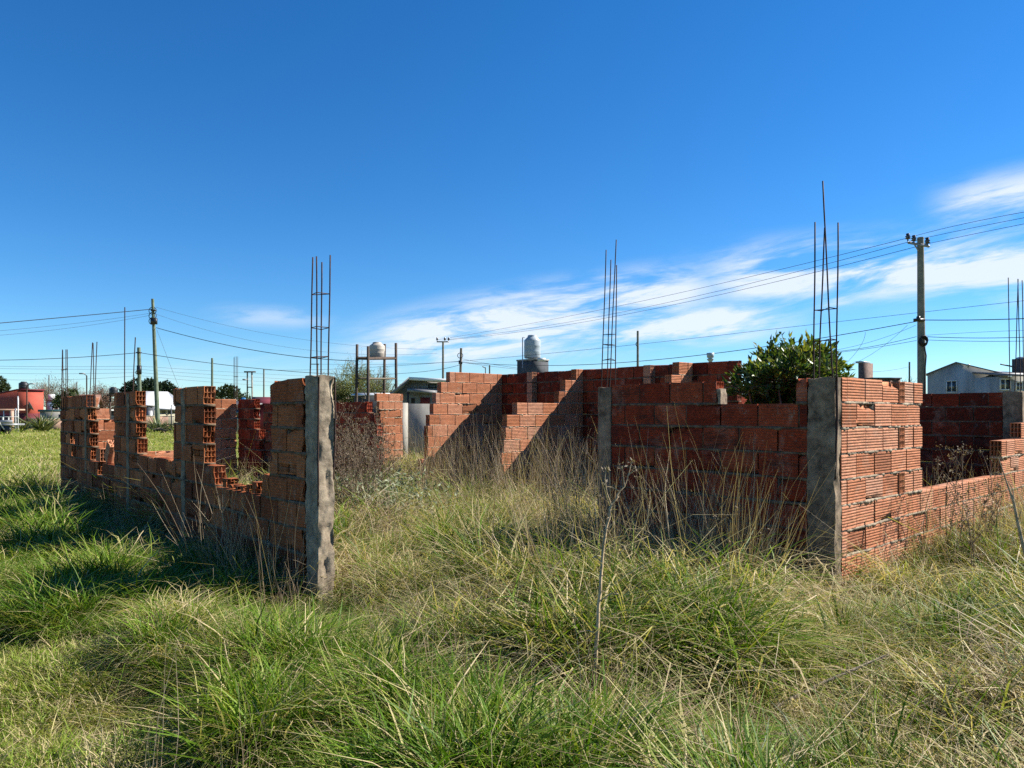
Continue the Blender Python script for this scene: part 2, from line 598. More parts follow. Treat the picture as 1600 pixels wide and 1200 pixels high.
def wall(name, label, axis, c, segs, seed, group=None, z0=0.0, mats=('brick', 'mortar'), holes=(), headers=(), rag=0.0, L=0.33,
         off=0.0, brk=0.0, joint=0.78, cols=(), wob=0.004, cat='brick wall', headpos=0.5, darktint=0.0, lowdark=0.0, chip=0.3, mamp=1.0):
    """axis 'v': face to -u at u=c, runs along v; axis 'u': face to -v at v=c, runs along u.
    segs: (s0, s1, number of courses or (first, last+1)).  Returns the thing."""
    rs = np.random.default_rng(seed)
    smin = min(s[0] for s in segs)
    org = bw(c, smin) if axis == 'v' else bw(smin, c)
    t = thing(name, label, cat, org, group)
    t['kind'] = 'thing'

    if axis == 'v':
        ex, ey, o0 = VV, UV, bw(c, 0.0)
    else:
        ex, ey, o0 = UV, VV, bw(0.0, c)

    def tr(P):
        P = np.asarray(P)
        return o0 + P[:, :1] * ex + P[:, 1:2] * ey + P[:, 2:3] * np.array([0, 0, 1.0])

    flip = axis == 'v'
    mb, mm = MB(), MB()
    ncs = max((s[2] if isinstance(s[2], int) else s[2][1]) for s in segs)
    for ci in range(ncs):
        iv = []
        for s in segs:
            lo, hi = (0, s[2]) if isinstance(s[2], int) else s[2]
            if lo <= ci < hi:
                iv.append((s[0], s[1]))
        iv.sort()
        mg = []
        for a in iv:
            if mg and a[0] <= mg[-1][1] + 0.02:
                mg[-1] = (mg[-1][0], max(mg[-1][1], a[1]))
            else:
                mg.append(a)
        cuts = [(h[1], h[2]) for h in holes if h[0] == ci] + [(h[1] - 0.008, h[1] + BT + 0.008) for h in headers if h[0] == ci]
        full = list(mg)
        mg = sub_iv(mg, cuts)
        z = z0 + ci * H + (0.0165 if ci else 0.004)
        for (a, b) in mg:
            P = L + 0.013
            ph = off + (P / 2 if ci % 2 else 0.0)
            k = math.floor((a - ph) / P)
            x = ph + k * P
            while x < b:
                x0, x1 = max(a, x), min(b, x + L)
                ln = x1 - x0
                end0, end1 = x0 <= a + 1e-6, x1 >= b - 1e-6
                if ln > 0.045:
                    e0 = rag * rs.random() if end0 else 0
                    e1 = rag * rs.random() if end1 else 0
                    Vb, Qb = brick_geo(ln, 0.14, e0, e1, rs)
                    Vb = Vb + np.array([x0, rs.normal(0, wob * 0.6), z + rs.normal(0, 0.0012)])
                    ang = rs.normal(0, 0.004)
                    Vb[:, 2] += (Vb[:, 0] - x0 - ln / 2) * ang
                    Vb[:, 1] += (Vb[:, 0] - x0 - ln / 2) * rs.normal(0, 0.006)
                    if rs.random() < chip:
                        for _ in range(rs.integers(1, 3)):
                            cx_ = x0 + (0 if rs.random() < .5 else ln) * (rs.random() < .75) + ln * rs.random() * .0
                            cz_ = z + (BH if rs.random() < .6 else 0)
                            dd_ = np.sqrt((Vb[:, 0] - cx_) ** 2 + (Vb[:, 2] - cz_) ** 2)
                            r_c = 0.025 + 0.045 * rs.random()
                            m_c = (dd_ < r_c) & (Vb[:, 1] < 0.03)
                            Vb[m_c, 1] += (r_c - dd_[m_c]) * 0.8
                            Vb[m_c, 2] += (r_c - dd_[m_c]) * .5 * (1 if cz_ == z else -1)
                    if flip:
                        Qb = Qb[:, ::-1]
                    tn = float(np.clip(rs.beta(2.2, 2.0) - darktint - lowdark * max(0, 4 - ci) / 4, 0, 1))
                    if rs.random() < brk:           # a knocked-in face: drop some of the side quads
                        nq = len(RIB) + 2
                        keep = np.ones(len(Qb), bool)
                        j0 = rs.integers(2, 14)
                        keep[j0:j0 + rs.integers(6, 14)] = False
                        Qb = Qb[keep]
                    mb.add(tr(Vb), Qb, tn)
                if ln > 0.045 and b - x1 > 0.06 and rs.random() < joint:
                    w = min(x + P, b) - x1
                    mm.box(tr([[x1 + w / 2, BT / 2 - 0.001, z + BH / 2 - 0.004]])[0],
                           (w + 0.002, BT - 0.012 - 0.012 * rs.random(), BH - 0.012 * rs.random()),
                           np.stack([ex, ey, [0, 0, 1.0]], 1), 0.5)
                x += P
        # bed joint: an uneven ribbon of mortar
        if ci:
            for (a, b) in (full if ci else []):
                n = max(2, int((b - a) / 0.022))
                xs = np.linspace(a + 0.004, b - 0.004, n + 1)
                f0 = 0.002 + 0.004 * (1 - mamp) + mamp * 0.014 * np.array([noise.noise((x * 6.0, ci * 3.1, seed)) + .5 * noise.noise((x * 21.0, ci * 3.1, seed + 4)) for x in xs]) + rs.normal(0, 0.002, n + 1)
                f0 = np.where(rs.random(n + 1) < .06, -0.009 * rs.random(n + 1), f0)
                f1 = BT - 0.004 + rs.normal(0, 0.003, n + 1)
                zb = z0 + ci * H - 0.0045 + np.where(f0 < -.002, 0.004 * 0 - 0.010 * rs.random(n + 1), 0)
                zt = z + 0.0003
                rows = [np.stack([xs, f0, zb], 1), np.stack([xs, f0 + rs.normal(0, 0.001, n + 1), np.full(n + 1, zt)], 1),
                        np.stack([xs, f1, np.full(n + 1, zt)], 1), np.stack([xs, f1, zb], 1)]
                Vm = np.concatenate(rows)
                q = np.arange(n)
                Qs = []
                for r in range(4):
                    r2 = (r + 1) % 4
                    Qs.append(np.stack([r * (n + 1) + q, r * (n + 1) + q + 1, r2 * (n + 1) + q + 1, r2 * (n + 1) + q], 1))
                Qs.append(np.array([[0, n + 1, 2 * (n + 1), 3 * (n + 1)], [n, 2 * n + 1, 3 * n + 2, 4 * n + 3]]))
                mm.add(tr(Vm), np.concatenate(Qs), 0.5)
    for h in headers:                       # bricks laid with their tubes to the face
        Vb, Qb = brick_geo(BT + 0.03, 0.06)
        P = np.stack([h[1] + Vb[:, 1], Vb[:, 0] - 0.006, Vb[:, 2] + z0 + h[0] * H + 0.0165], 1)
        mb.add(tr(P), Qb, 0.35)
    mb.build('brickwork', M[mats[0]], t)
    if mm.v:
        mm.build('mortar', M[mats[1]], t)
    return t, tr, (ex, ey)


def rough_col(mb, tr, x0, x1, y0, y1, z0, z1, seed, amp=0.008, step=0.03, ragged_x0=0.0):
    """cast column: a gridded box whose faces are pushed about by noise"""
    def lin(a, b):
        return np.linspace(a, b, max(2, int(round((b - a) / step)) + 1))
    X, Y, Z = lin(x0, x1), lin(y0, y1), lin(z0, z1)
    faces = [(X, Z, lambda a, b: (a, y0, b)), (X, Z, lambda a, b: (a, y1, b)), (Y, Z, lambda a, b: (x0, a, b)),
             (Y, Z, lambda a, b: (x1, a, b)), (X, Y, lambda a, b: (a, b, z1))]
    cen = np.array([(x0 + x1) / 2, (y0 + y1) / 2])
    for A, B, f in faces:
        P = np.array([f(a, b) for a in A for b in B], dtype=float)
        Q = P.copy()
        for i, p in enumerate(P):
            s = Vector((p[0] * 9 + seed * 3.7, p[1] * 9, p[2] * 5.0))
            n1 = noise.noise(s) + 0.6 * noise.noise(s * 3.1) + 0.35 * noise.noise(s * 8)
            d = np.array([p[0] - cen[0], p[1] - cen[1]])
            dd = d / (np.linalg.norm(d) + 1e-6)
            Q[i, :2] += dd * n1 * amp * 1.3
            if abs(p[2] - z1) < 1e-6:
                Q[i, 2] += 0.5 * amp * noise.noise(s * 4) + 0.012 * noise.noise(s * 1.3)
            if ragged_x0 and abs(p[0] - x0) < 1e-6:
                k = noise.noise(Vector((1.0, p[1] * 16, p[2] * 4.5 + seed)))
                Q[i, 0] += max(0.0, k) * ragged_x0 * 2 + (0.3 * ragged_x0 if n1 > 0.15 else 0)
        nb = len(B)
        ii = np.arange(len(A) - 1)[:, None] * nb + np.arange(nb - 1)[None, :]
        ii = ii.ravel()
        mb.add(tr(Q), np.stack([ii, ii + nb, ii + nb + 1, ii + 1], 1), 0.5)


def rebar(parent, paths, stirrups, r=0.0055, rs=0.0035):
    for p in paths:
        b = MB()
        p = np.array(p, dtype=float)
        tt = np.linspace(0, 1, 14)
        k = np.linspace(0, 1, len(p))
        q = np.stack([np.interp(tt, k, p[:, i]) for i in range(3)], 1)
        q[1:-1, :2] += np.array([[0.005 * noise.noise((a * 4, q[0][0] * 9, 1.0)), 0.005 * noise.noise((a * 4, 5.0, q[0][0] * 9))] for a in tt[1:-1]])
        b.tube(q, r, 6)
        b.build('steel_bar', M['rust'], parent)
    for s in stirrups:
        b = MB()
        s = list(s) + [s[0]]
        b.tube(np.array(s), rs, 5, caps=False)
        b.build('stirrup', M['rust'], parent)


# ---- C: the long broken wall on the left
gW = 'walls of the unfinished brick house'
S = lambda px: v_at(0.0, px)
segsC = [(0.20, 0.86, 9), (0.86, 1.06, (0, 5)), (1.06, 2.12, (0, 4)), (2.12, 2.41, (0, 5)), (2.41, 3.36, 9), (3.36, 4.75, 5), (4.75, 5.86, 9),
         (5.86, 7.2, 4), (7.2, 9.35, 9)]
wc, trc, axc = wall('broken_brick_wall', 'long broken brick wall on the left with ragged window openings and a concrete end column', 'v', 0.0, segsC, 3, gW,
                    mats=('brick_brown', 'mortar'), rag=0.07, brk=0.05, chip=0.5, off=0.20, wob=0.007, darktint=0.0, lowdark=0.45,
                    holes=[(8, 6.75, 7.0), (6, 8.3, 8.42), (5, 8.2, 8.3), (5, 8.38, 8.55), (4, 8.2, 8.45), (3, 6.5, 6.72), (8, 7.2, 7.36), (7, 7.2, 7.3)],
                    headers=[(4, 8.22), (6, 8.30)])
# torn bricks left on the sills of the openings
mb = MB()
rs = np.random.default_rng(5)
for (s0, n, top) in ((1.12, 6, 4),):
    x = s0
    for i in range(n):
        ln = 0.10 + 0.05 * rs.random()
        Vb, Qb = brick_geo(ln, 0.05, 0.03, 0.03, rs)
        Vb[:, 2] = Vb[:, 2] * (0.18 + 0.36 * rs.random())
        keep = rs.random(len(Qb)) > 0.12
        mb.add(trc(Vb + np.array([x, 0.0, top * H + 0.014])), Qb[keep][:, ::-1], 0.5)
        x += ln + 0.015 + 0.02 * rs.random()
mb.build('torn_brick', M['brick_brown'], wc)
# broken clay slabs leaning in the gap near the far end
mb = MB()
Vb, Qb = brick_geo(0.33, 0.14, 0.04, 0.0, rs)
R = np.array(Matrix.Rotation(math.radians(52), 3, 'Y'))
mb.add(trc((Vb - np.array([0.16, 0.06, 0.09])) @ R.T + np.array([6.25, 0.07, 4 * H + 0.19])), Qb, 0.75)
Vb, Qb = brick_geo(0.26, 0.14, 0.0, 0.03, rs)
mb.add(trc(Vb + np.array([6.65, 0.01, 4 * H + 0.016])), Qb, 0.4)
mb.build('loose_brick', M['brick'], wc)
cm = MB()
rough_col(cm, trc, 0.0, 0.205, 0.0, BT + 0.014, -0.15, 9 * H + 0.012, 2, 0.011, 0.018, ragged_x0=0.026)
cc = cm.build('concrete_column', M['concrete'], wc)
for (a, b, q) in ((2.98, 3.10, 31), (5.10, 5.22, 32), (7.42, 7.54, 33)):      # the cast strips between the piers
    cm = MB()
    rough_col(cm, trc, a, b, -0.004, BT + 0.006, 0.0, 9 * H - 0.02, q, 0.006, 0.03)
    cm.build('cast_joint', M['concrete_dark'], wc)
zt = 9 * H


def colpts(tr, pts):
    return [tuple(p) for p in tr(np.array(pts))]


def bars(tr, base, tops, z0, ring_z, parent, r=0.0055):
    """base/tops: (x, y) per bar at column top and (x, y, z) at the tip"""
    ps = []
    for (bx, by), tp in zip(base, tops):
        ps.append(colpts(tr, [(bx, by, z0 - 0.12), (bx, by, z0), tuple(tp)]))
    st = []
    for z in ring_z:
        ring = []
        for (bx, by), tp in zip(base, tops):
            k = (z - z0) / (tp[2] - z0)
            ring.append((bx + (tp[0] - bx) * k, by + (tp[1] - by) * k, z + random.uniform(-0.008, 0.008)))
        st.append(colpts(tr, ring))
    rebar(parent, ps, st, r)


bars(trc, [(0.045, 0.012), (0.045, 0.105), (0.165, 0.105), (0.165, 0.015)],
     [(0.060, 0.015, 2.68), (0.035, 0.115, 2.70), (0.140, 0.100, 2.66), (0.150, 0.030, 2.69)], zt, [2.41, 2.15, 1.93], cc)
# bars laid bare down the broken edge of the two front columns
rebar(cc, [colpts(trc, [(-0.006, -0.002, zt), (-0.010, -0.006, 1.45), (-0.004, -0.004, 1.15), (0.012, 0.004, 0.8)])], [], 0.007)
rebar(cc, [colpts(trc, [(-0.004, BT + 0.012, zt), (-0.006, BT + 0.016, 1.5), (-0.002, BT + 0.012, 1.2), (0.02, BT, 0.9)])], [], 0.007)
# thin bars over the far piers
b_ = MB()
for (px0, py0, px1, py1, s) in ((96, 628, 97.5, 546, 9.0), (99, 628, 98, 547, 8.95), (103, 628, 103, 546, 8.8), (106, 628, 105, 546, 8.75),
                                (140, 622, 144.5, 535, 7.3), (147, 622, 145.5, 536, 7.25), (148, 622, 151.5, 534, 7.22), (194.5, 618, 195, 480, 5.1),
                                (207, 618, 211.5, 527, 4.95)):
    Z = bw(0, s)[1] + 0.04
    o = MB()
    o.tube([at(px0, py0 + 14, Z), at((px0 + px1) / 2, (py0 + py1) / 2, Z), at(px1, py1, Z)], 0.0065, 5)
    o.build('steel_bar', M['rust'], wc)
o = MB()
q_ = [at(95.5, 578, bw(0, 8.9)[1]), at(98, 578.5, bw(0, 8.9)[1]), at(106, 577, bw(0, 8.9)[1] - 0.1), at(104, 576, bw(0, 8.9)[1] + 0.1)]
o.tube(np.array(q_ + [q_[0]]), 0.005, 5, caps=False)
o.build('stirrup', M['rust'], wc)

# ---- A: shaded wall on the right front, with a column at either end
UA = 2.865
VB = -2.587
vA = lambda px: v_at(UA, px)
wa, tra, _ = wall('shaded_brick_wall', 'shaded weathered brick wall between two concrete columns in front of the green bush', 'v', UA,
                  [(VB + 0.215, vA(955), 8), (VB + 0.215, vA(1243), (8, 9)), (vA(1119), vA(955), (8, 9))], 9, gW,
                  mats=('brick_shade', 'mortar'), off=VB + 0.12, rag=0.012, brk=0.03, darktint=0.05, joint=0.6, wob=0.003)
cm = MB()
rough_col(cm, tra, VB, VB + 0.215, 0.0, 0.105, -0.15, zt - 0.005, 8, 0.008, 0.02, ragged_x0=0.014)
ca = cm.build('concrete_column', M['concrete_dark'], wa)
cm = MB()
v1, v0 = vA(934.5), vA(955) + 0.004
rough_col(cm, tra, v0, v1, -0.004, BT + 0.006, -0.15, zt - 0.02, 9, 0.006, 0.03)
ca2 = cm.build('concrete_column', M['concrete_dark'], wa)
# mortar plug in the open end of the topmost brick
cm = MB()
rough_col(cm, tra, vA(1119) - 0.035, vA(1119), 0.012, BT - 0.008, 8 * H + 0.002, 8 * H + 0.13, 14, 0.012, 0.02)
cm.build('mortar_plug', M['mortar_pale'], wa)
bars(tra, [(VB + 0.030, 0.085), (VB + 0.03, 0.020), (VB + 0.165, 0.085), (VB + 0.175, 0.020)],
     [(VB + 0.020, 0.09, 2.94), (VB + 0.105, 0.02, 3.26), (VB + 0.12, 0.085, 2.92), (VB + 0.165, 0.02, 2.96)], zt - 0.01, [2.29, 2.05], ca)
rebar(ca, [colpts(tra, [(VB - 0.004, 0.008, zt), (VB - 0.008, 0.004, 1.5), (VB - 0.002, 0.006, 1.2), (VB + 0.014, 0.02, 1.0)])], [], 0.009)
bars(tra, [(v0 + 0.03, 0.02), (v0 + 0.03, 0.10), (v1 - 0.03, 0.10), (v1 - 0.025, 0.02)],
     [(v0 - 0.03, 0.045, 3.18), (v0 + 0.02, 0.11, 2.95), (v0 + 0.05, 0.06, 3.0), (v0 + 0.09, 0.035, 3.10)], zt - 0.02, [2.02, 2.17, 2.27], ca2)

# ---- B: sunlit wall on the right
uB = lambda px: u_at(VB, px)
uh = UA + 0.11
uE = uB(1441)
uj = uB(1404.5)
uP = UA + 5.8
hd = [(k, uj) for k in (4, 6, 8)]
wb_, trb, _ = wall('sunlit_brick_wall', 'sunlit ribbed brick wall on the right stepping down to a low sill', 'u', VB,
                   [(uh, uj - 0.006, 9), (uj - 0.006, uE, 9), (uE, UA + 4.3, 4), (UA + 4.3, UA + 5.15, 6), (UA + 5.15, UA + 7.6, 7)], 21, gW,
                   mats=('brick', 'mortar_pale'), off=uh + 0.10, rag=0.0, headers=hd, wob=0.0045, joint=0.6, chip=0.22, mamp=0.75)
# ---- F: shaded wall beyond it
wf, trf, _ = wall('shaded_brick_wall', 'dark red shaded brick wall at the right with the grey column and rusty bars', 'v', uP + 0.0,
                  [(VB + 0.36, VB + 3.9, 9)], 31, gW, mats=('brick_shade', 'mortar'), darktint=0.42, L=0.33)
cm = MB()
rough_col(cm, trf, VB + 0.135, VB + 0.355, -0.006, 0.20, -0.15, zt + 0.01, 12, 0.005, 0.035)
cf = cm.build('concrete_column', M['concrete_dark'], wf)
bars(trf, [(VB + 0.28, 0.02), (VB + 0.26, 0.16), (VB + 0.17, 0.05), (VB + 0.16, 0.17)],
     [(VB + 0.30, 0.02, 3.28), (VB + 0.20, 0.06, 3.25), (VB + 0.21, 0.09, 3.26), (VB + 0.17, 0.12, 3.24)], zt, [], cf)
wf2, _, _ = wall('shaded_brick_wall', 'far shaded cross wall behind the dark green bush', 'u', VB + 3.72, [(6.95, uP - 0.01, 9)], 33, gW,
                 mats=('brick_shade', 'mortar'), darktint=0.1)

# ---- E1, D1, D2, D3: the tall rear rooms
UE = 6.76
z1 = 2.25 - 11 * H
s0E, s1E = v_at(UE, 1152), v_at(UE, 786)
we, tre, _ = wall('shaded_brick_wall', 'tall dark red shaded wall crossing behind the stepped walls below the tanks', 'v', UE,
                  [(s0E - 1.0, s0E, 6), (s0E, s1E + 0.14, 11)], 41, gW, z0=z1, mats=('brick_shade', 'mortar'), darktint=0.12)
for (px, n0, n1, nm) in ((839, 8, 11, 0), (1024, 9, 11, 1)):
    mbp = MB()
    s = v_at(UE, px)
    for k in range(n0, n1):
        Vb, Qb = brick_geo(0.14, 0.09)
        mbp.add(tre(np.stack([Vb[:, 0] + s, Vb[:, 1] - BT - 0.004, Vb[:, 2] + z1 + k * H + 0.016], 1)), Qb, 0.8)
    mbp.build('toothing_bricks', M['brick'], we)


def stepped(label, v, pxs, seed, ustop=UE - 0.01, z0=z1, mat='brick', grp=gW, name='stepped_brick_wall', rag=0.01):
    """pxs: left edge of each course counted from the top, last repeats downwards"""
    segs = []
    n = 11
    ks = list(pxs) + [pxs[-1]] * (n - len(pxs))
    for i, px in enumerate(ks):
        c = n - 1 - i
        if c < 0:
            break
        segs.append((u_at(v, px), ustop, (c, c + 1)))
    return wall(name, label, 'u', v, segs, seed, grp, z0=z0, mats=(mat, 'mortar_pale'), off=0.12, rag=rag, chip=0.08, mamp=0.3, wob=0.002)


stepped('sunlit brick wall stepped at its left edge, right of the grey plaster wall', v_at(UE, 785) , [703, 689, 681, 677, 671, 668, 669, 668, 659, 659, 659], 51)
stepped('sunlit stepped brick wall with a diagonal shadow, left of the tall weeds', v_at(UE, 912), [900, 883, 873, 808, 792, 790, 785, 784, 784], 52)
stepped('small sunlit brick step above the shaded front wall', v_at(UE, 1083), [1061, 1049, 1040, 1035, 1035], 53)

# ---- G1, E3, E2, D4: the far end of the house
wall('sunlit_brick_wall', 'short sunlit brick wall left of the grey plaster wall behind dry weeds', 'u', 10.1,
     [(u_at(10.1, 592), u_at(10.1, 630), (0, 10)), (u_at(10.1, 588), u_at(10.1, 627), (9, 10))], 61, gW, mats=('brick', 'mortar_pale'), rag=0.03)
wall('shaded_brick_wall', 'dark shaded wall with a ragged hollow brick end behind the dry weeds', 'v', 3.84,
     [(5.42, 10.0, 7), (5.5, 10.0, 8), (5.75, 10.0, 9)], 62, gW, mats=('brick_shade', 'mortar'), rag=0.08, darktint=0.15, z0=-0.08)
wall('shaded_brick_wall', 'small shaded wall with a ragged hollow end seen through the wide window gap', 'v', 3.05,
     [(8.55, 9.38, 9), (8.75, 9.38, 8), (8.3, 9.38, 6), (8.2, 9.38, 4)], 63, gW, mats=('brick_shade', 'mortar'), rag=0.06, z0=-0.0, darktint=0.1)
wall('sunlit_brick_wall', 'broken sunlit rear wall seen through the gaps of the left wall', 'u', 9.4,
     [(0.13, 0.62, 9), (0.62, 0.78, 8), (0.78, 0.92, 7), (0.92, 1.3, 5), (1.3, 2.35, 4), (2.35, 2.5, 6), (2.5, 3.05, 9)], 64, gW,
     mats=('brick', 'mortar_pale'), rag=0.05)

# ------------------------------------------------------------------ ground
def lawnness(x, y):
    """1 on the mown field at the left and beyond, 0 in the overgrown lot"""
    u = (x - P1[0]) * UV[0] + (y - P1[1]) * UV[1]
    v = (x - P1[0]) * VV[0] + (y - P1[1]) * VV[1]
    w = 0.35 * noise.noise((x * 0.9, y * 0.9, 3.0))
    a = max(0.0, min(1.0, (-(u) - 1.62 + w * .6 + (.42 if y < 4.6 else 0)) / 0.25))
    b = max(0.0, min(1.0, (v - 11.0 + w * 3) / 2.0))
    return max(a, b), u, v


def gz(x, y):
    z = 0.05 * noise.noise((x * 0.5, y * 0.5, 0.3)) + 0.03 * noise.noise((x * 1.4, y * 1.4, 7.3))
    l, u, v = lawnness(x, y)
    z -= 0.04 * l
    z += 0.26 * math.exp(-(((x - 1.12) / 0.65) ** 2 + ((y - 4.75) / 0.55) ** 2))       # hump before the shaded wall
    z -= 0.10 * math.exp(-(((x - 1.6) / 1.6) ** 2 + ((y - 3.75) / 0.28) ** 2))
    z += 0.10 * math.exp(-(((x + 2.1) / 0.7) ** 2 + ((y - 4.4) / 0.6) ** 2))
    z += 0.12 * math.exp(-(((x - 0.1) / 1.2) ** 2 + ((y - 8.5) / 1.6) ** 2))
    d = math.hypot(x, y)
    if d > 25:
        z *= max(0.0, 1 - (d - 25) / 20)
    return z


def spaced(lim, n, p):
    t = np.linspace(-1, 1, n)
    return np.sign(t) * np.abs(t) ** p * lim


xs = spaced(1200, 181, 4.6)
ys = spaced(1200, 181, 4.6) + 6.0
G = np.array([(x, y, gz(x, y)) for y in ys for x in xs])
n = len(xs)
ii = (np.arange(n - 1)[:, None] * n + np.arange(n - 1)[None, :]).ravel()
gm = MB()
gm.add(G, np.stack([ii, ii + 1, ii + n + 1, ii + n], 1))
m, nt, bs, _ = new_mat('turf ground')
p = pos(nt)
a = noise_tex(nt, p, 0.35, 6, 0.6, 0.3)
b = noise_tex(nt, p, 14, 5, 0.75)
far = noise_tex(nt, stretched(nt, p, (0.35, 1.0, 1)), 0.9, 5, 0.7, 0.4)
near = ramp(nt, b, [(0.3, (0.018, 0.017, 0.009)), (0.7, (0.075, 0.065, 0.035))])
fld = ramp(nt, far, [(0.3, (0.115, 0.135, 0.035)), (0.5, (0.20, 0.205, 0.065)), (0.72, (0.31, 0.28, 0.125))])
sp = nd(nt, 'ShaderNodeVectorMath', {0: p}, operation='LENGTH').outputs['Value']
c = mix(nt, mapr(nt, sp, 9, 16), near, fld)
c = mix(nt, 0.35, c, ramp(nt, a, [(0.3, (0.7, 0.75, 0.7)), (0.7, (1.25, 1.2, 1.1))]), 'MULTIPLY')
nt.links.new(c, bs.inputs['Base Color'])
bs.inputs['Roughness'].default_value = 1.0
bs.inputs['Specular IOR Level'].default_value = 0.05
bump(nt, bs, b, 1.0, 0.03)
ground = gm.build('ground', m, smooth=True)
tag(ground, 'flat grassy ground of the vacant lot', None, kind='structure')

# ------------------------------------------------------------------ grass
GREEN = [(0.0, (0.026, 0.068, 0.004)), (0.3, (0.074, 0.152, 0.009)), (0.52, (0.160, 0.238, 0.022)), (0.72, (0.27, 0.275, 0.068)), (1.0, (0.52, 0.42, 0.24))]
M['grass'] = leaf_mat('grass blades', GREEN, 0.32, 0.5, 0.16, patch=(0.9, 0.8))
M['straw'] = leaf_mat('dry straw', [(0.0, (0.10, 0.066, 0.042)), (0.5, (0.29, 0.215, 0.140)), (1.0, (0.56, 0.465, 0.32))], 0.22, 0.7, 0.08)


def blades(rs, n, h, spread, wid, bend, tint, lean=0.25, seg=5, flat=0.0, jit=0.35, hang=0.0, kink=0.0, wild=False):
    """n curved ribbons rooted in a disc; returns vertices, quads, tints"""
    ang = rs.random(n) * 2 * math.pi
    rad = spread * np.sqrt(rs.random(n))
    bx, by = rad * np.cos(ang), rad * np.sin(ang)
    da = rs.random(n) * 6.283 if wild else ang + rs.normal(0, 1.0, n)
    hh = h * (1 - jit + jit * 2 * rs.random(n)) * (1 - 0.4 * (rad / max(spread, 1e-3)) * rs.random(n))
    ln = np.abs(rs.normal(lean, lean * 0.6, n)) * (0.4 + rad / max(spread, 1e-3))
    bd = np.abs(rs.normal(bend, bend * 0.5, n))
    t = np.linspace(0, 1, seg + 1)[None, :]
    ho = (ln[:, None] * t + bd[:, None] * t ** 2.2) * hh[:, None]
    zz = hh[:, None] * (t - (0.30 * bd[:, None] + hang) * t ** 3) * (1 - flat)
    kx = rs.normal(0, 0.12 if wild else 0.06, n)[:, None] * hh[:, None] * np.sin(t * 3.0)
    cx = bx[:, None] + np.cos(da)[:, None] * ho - np.sin(da)[:, None] * kx
    cy = by[:, None] + np.sin(da)[:, None] * ho + np.cos(da)[:, None] * kx
    if kink:
        tk = rs.uniform(0.35, 0.8, n)[:, None]
        ka = (np.clip(rs.normal(0, kink, n), -1.1, 1.1) * hh)[:, None]
        kb = (-np.abs(rs.normal(0, kink, n)) * hh)[:, None]
        ov = np.maximum(0, t - tk)
        cx = cx + ov * ka * np.cos(da + 1.3)[:, None]
        cy = cy + ov * ka * np.sin(da + 1.3)[:, None]
        zz = zz + ov * kb
        zz = np.maximum(zz, 0.01)
    w = wid * (0.6 + 0.8 * rs.random(n))[:, None] * (1 - t ** 2.5) * 0.5 + 0.0004
    tw = da + math.pi / 2 + rs.normal(0, 0.6, n)
    wx, wy = np.cos(tw)[:, None] * w, np.sin(tw)[:, None] * w
    L_ = np.stack([cx - wx, cy - wy, zz], -1)
    R_ = np.stack([cx + wx, cy + wy, zz + w * 0.3], -1)
    V = np.stack([L_, R_], 2).reshape(-1, 3)
    m_ = seg + 1
    base = (np.arange(n) * m_ * 2)[:, None] + (np.arange(seg) * 2)[None, :]
    base = base.ravel()
    Q = np.stack([base, base + 1, base + 3, base + 2], 1)
    tn = np.clip(rs.normal(tint[0], tint[1], n), 0, 1)
    dry = rs.random(n) < tint[2]
    tn[dry] = 0.75 + 0.25 * rs.random(dry.sum())
    tn = np.clip(tn[:, None] + 0.10 * t, 0, 1)
    return V, Q, np.repeat(tn.ravel(), 2)


tcol = bpy.data.collections.new('grass_tufts')
TPL = {}
tpl_n = 0


def template(kind, parts, mat):
    global tpl_n
    b = MB()
    for P in parts:
        b.add(*P)
    o = b.build('grass_tuft_%03d' % tpl_n, mat, link=False)
    o['kind'] = 'stuff'
    tcol.objects.link(o)
    TPL.setdefault(kind, []).append(tpl_n)
    tpl_n += 1


rs = np.random.default_rng(77)
for k in range(6):      # lush tussock
    template('lush', [blades(rs, 66, 0.27, 0.10, 0.0062, 0.50, (0.32, 0.20, 0.05), 0.25, 5, kink=.5),
                      blades(rs, 50, 0.22, 0.13, 0.0036, 0.6, (0.5, 0.2, 0.15), 0.5, 5, kink=.8, wild=True),
                      blades(rs, 16, 0.20, 0.13, 0.0050, 0.8, (0.85, 0.12, 0.6), 0.6, 5, kink=1., wild=True)], M['grass'])
for k in range(7):      # mixed green and dead
    template('mixed', [blades(rs, 44, 0.28, 0.12, 0.0050, 0.45, (0.36, 0.22, 0.10), 0.25, 5, jit=0.5, kink=.7, wild=True),
                       blades(rs, 55, 0.27, 0.14, 0.0028, 0.6, (0.84, 0.18, 0.6), 0.5, 6, jit=.6, kink=1.8, wild=True),
                       blades(rs, 12, 0.24, 0.14, 0.0062, 0.6, (0.92, 0.08, 0.8), 0.5, 6, jit=.6, kink=2.0, wild=True)], M['grass'])
for k in range(6):      # matted dead thatch
    template('mat', [blades(rs, 80, 0.26, 0.17, 0.0028, 0.5, (0.84, 0.2, 0.5), 0.45, 6, flat=0.15, jit=0.7, kink=2.2, wild=True),
                     blades(rs, 16, 0.21, 0.15, 0.0058, 0.6, (0.92, 0.1, 0.8), 0.5, 6, jit=.6, kink=2.0, wild=True),
                     blades(rs, 26, 0.25, 0.14, 0.0046, 0.5, (0.38, 0.18, 0.1), 0.3, 5, kink=.7, wild=True)], M['grass'])
for k in range(4):      # mown lawn
    template('lawn', [blades(rs, 120, 0.075, 0.13, 0.0042, 0.6, (0.50, 0.12, 0.25), 0.5, 3),
                      blades(rs, 40, 0.05, 0.14, 0.005, 1.2, (0.9, 0.1, 0.9), 1.2, 3, flat=0.4)], M['grass'])
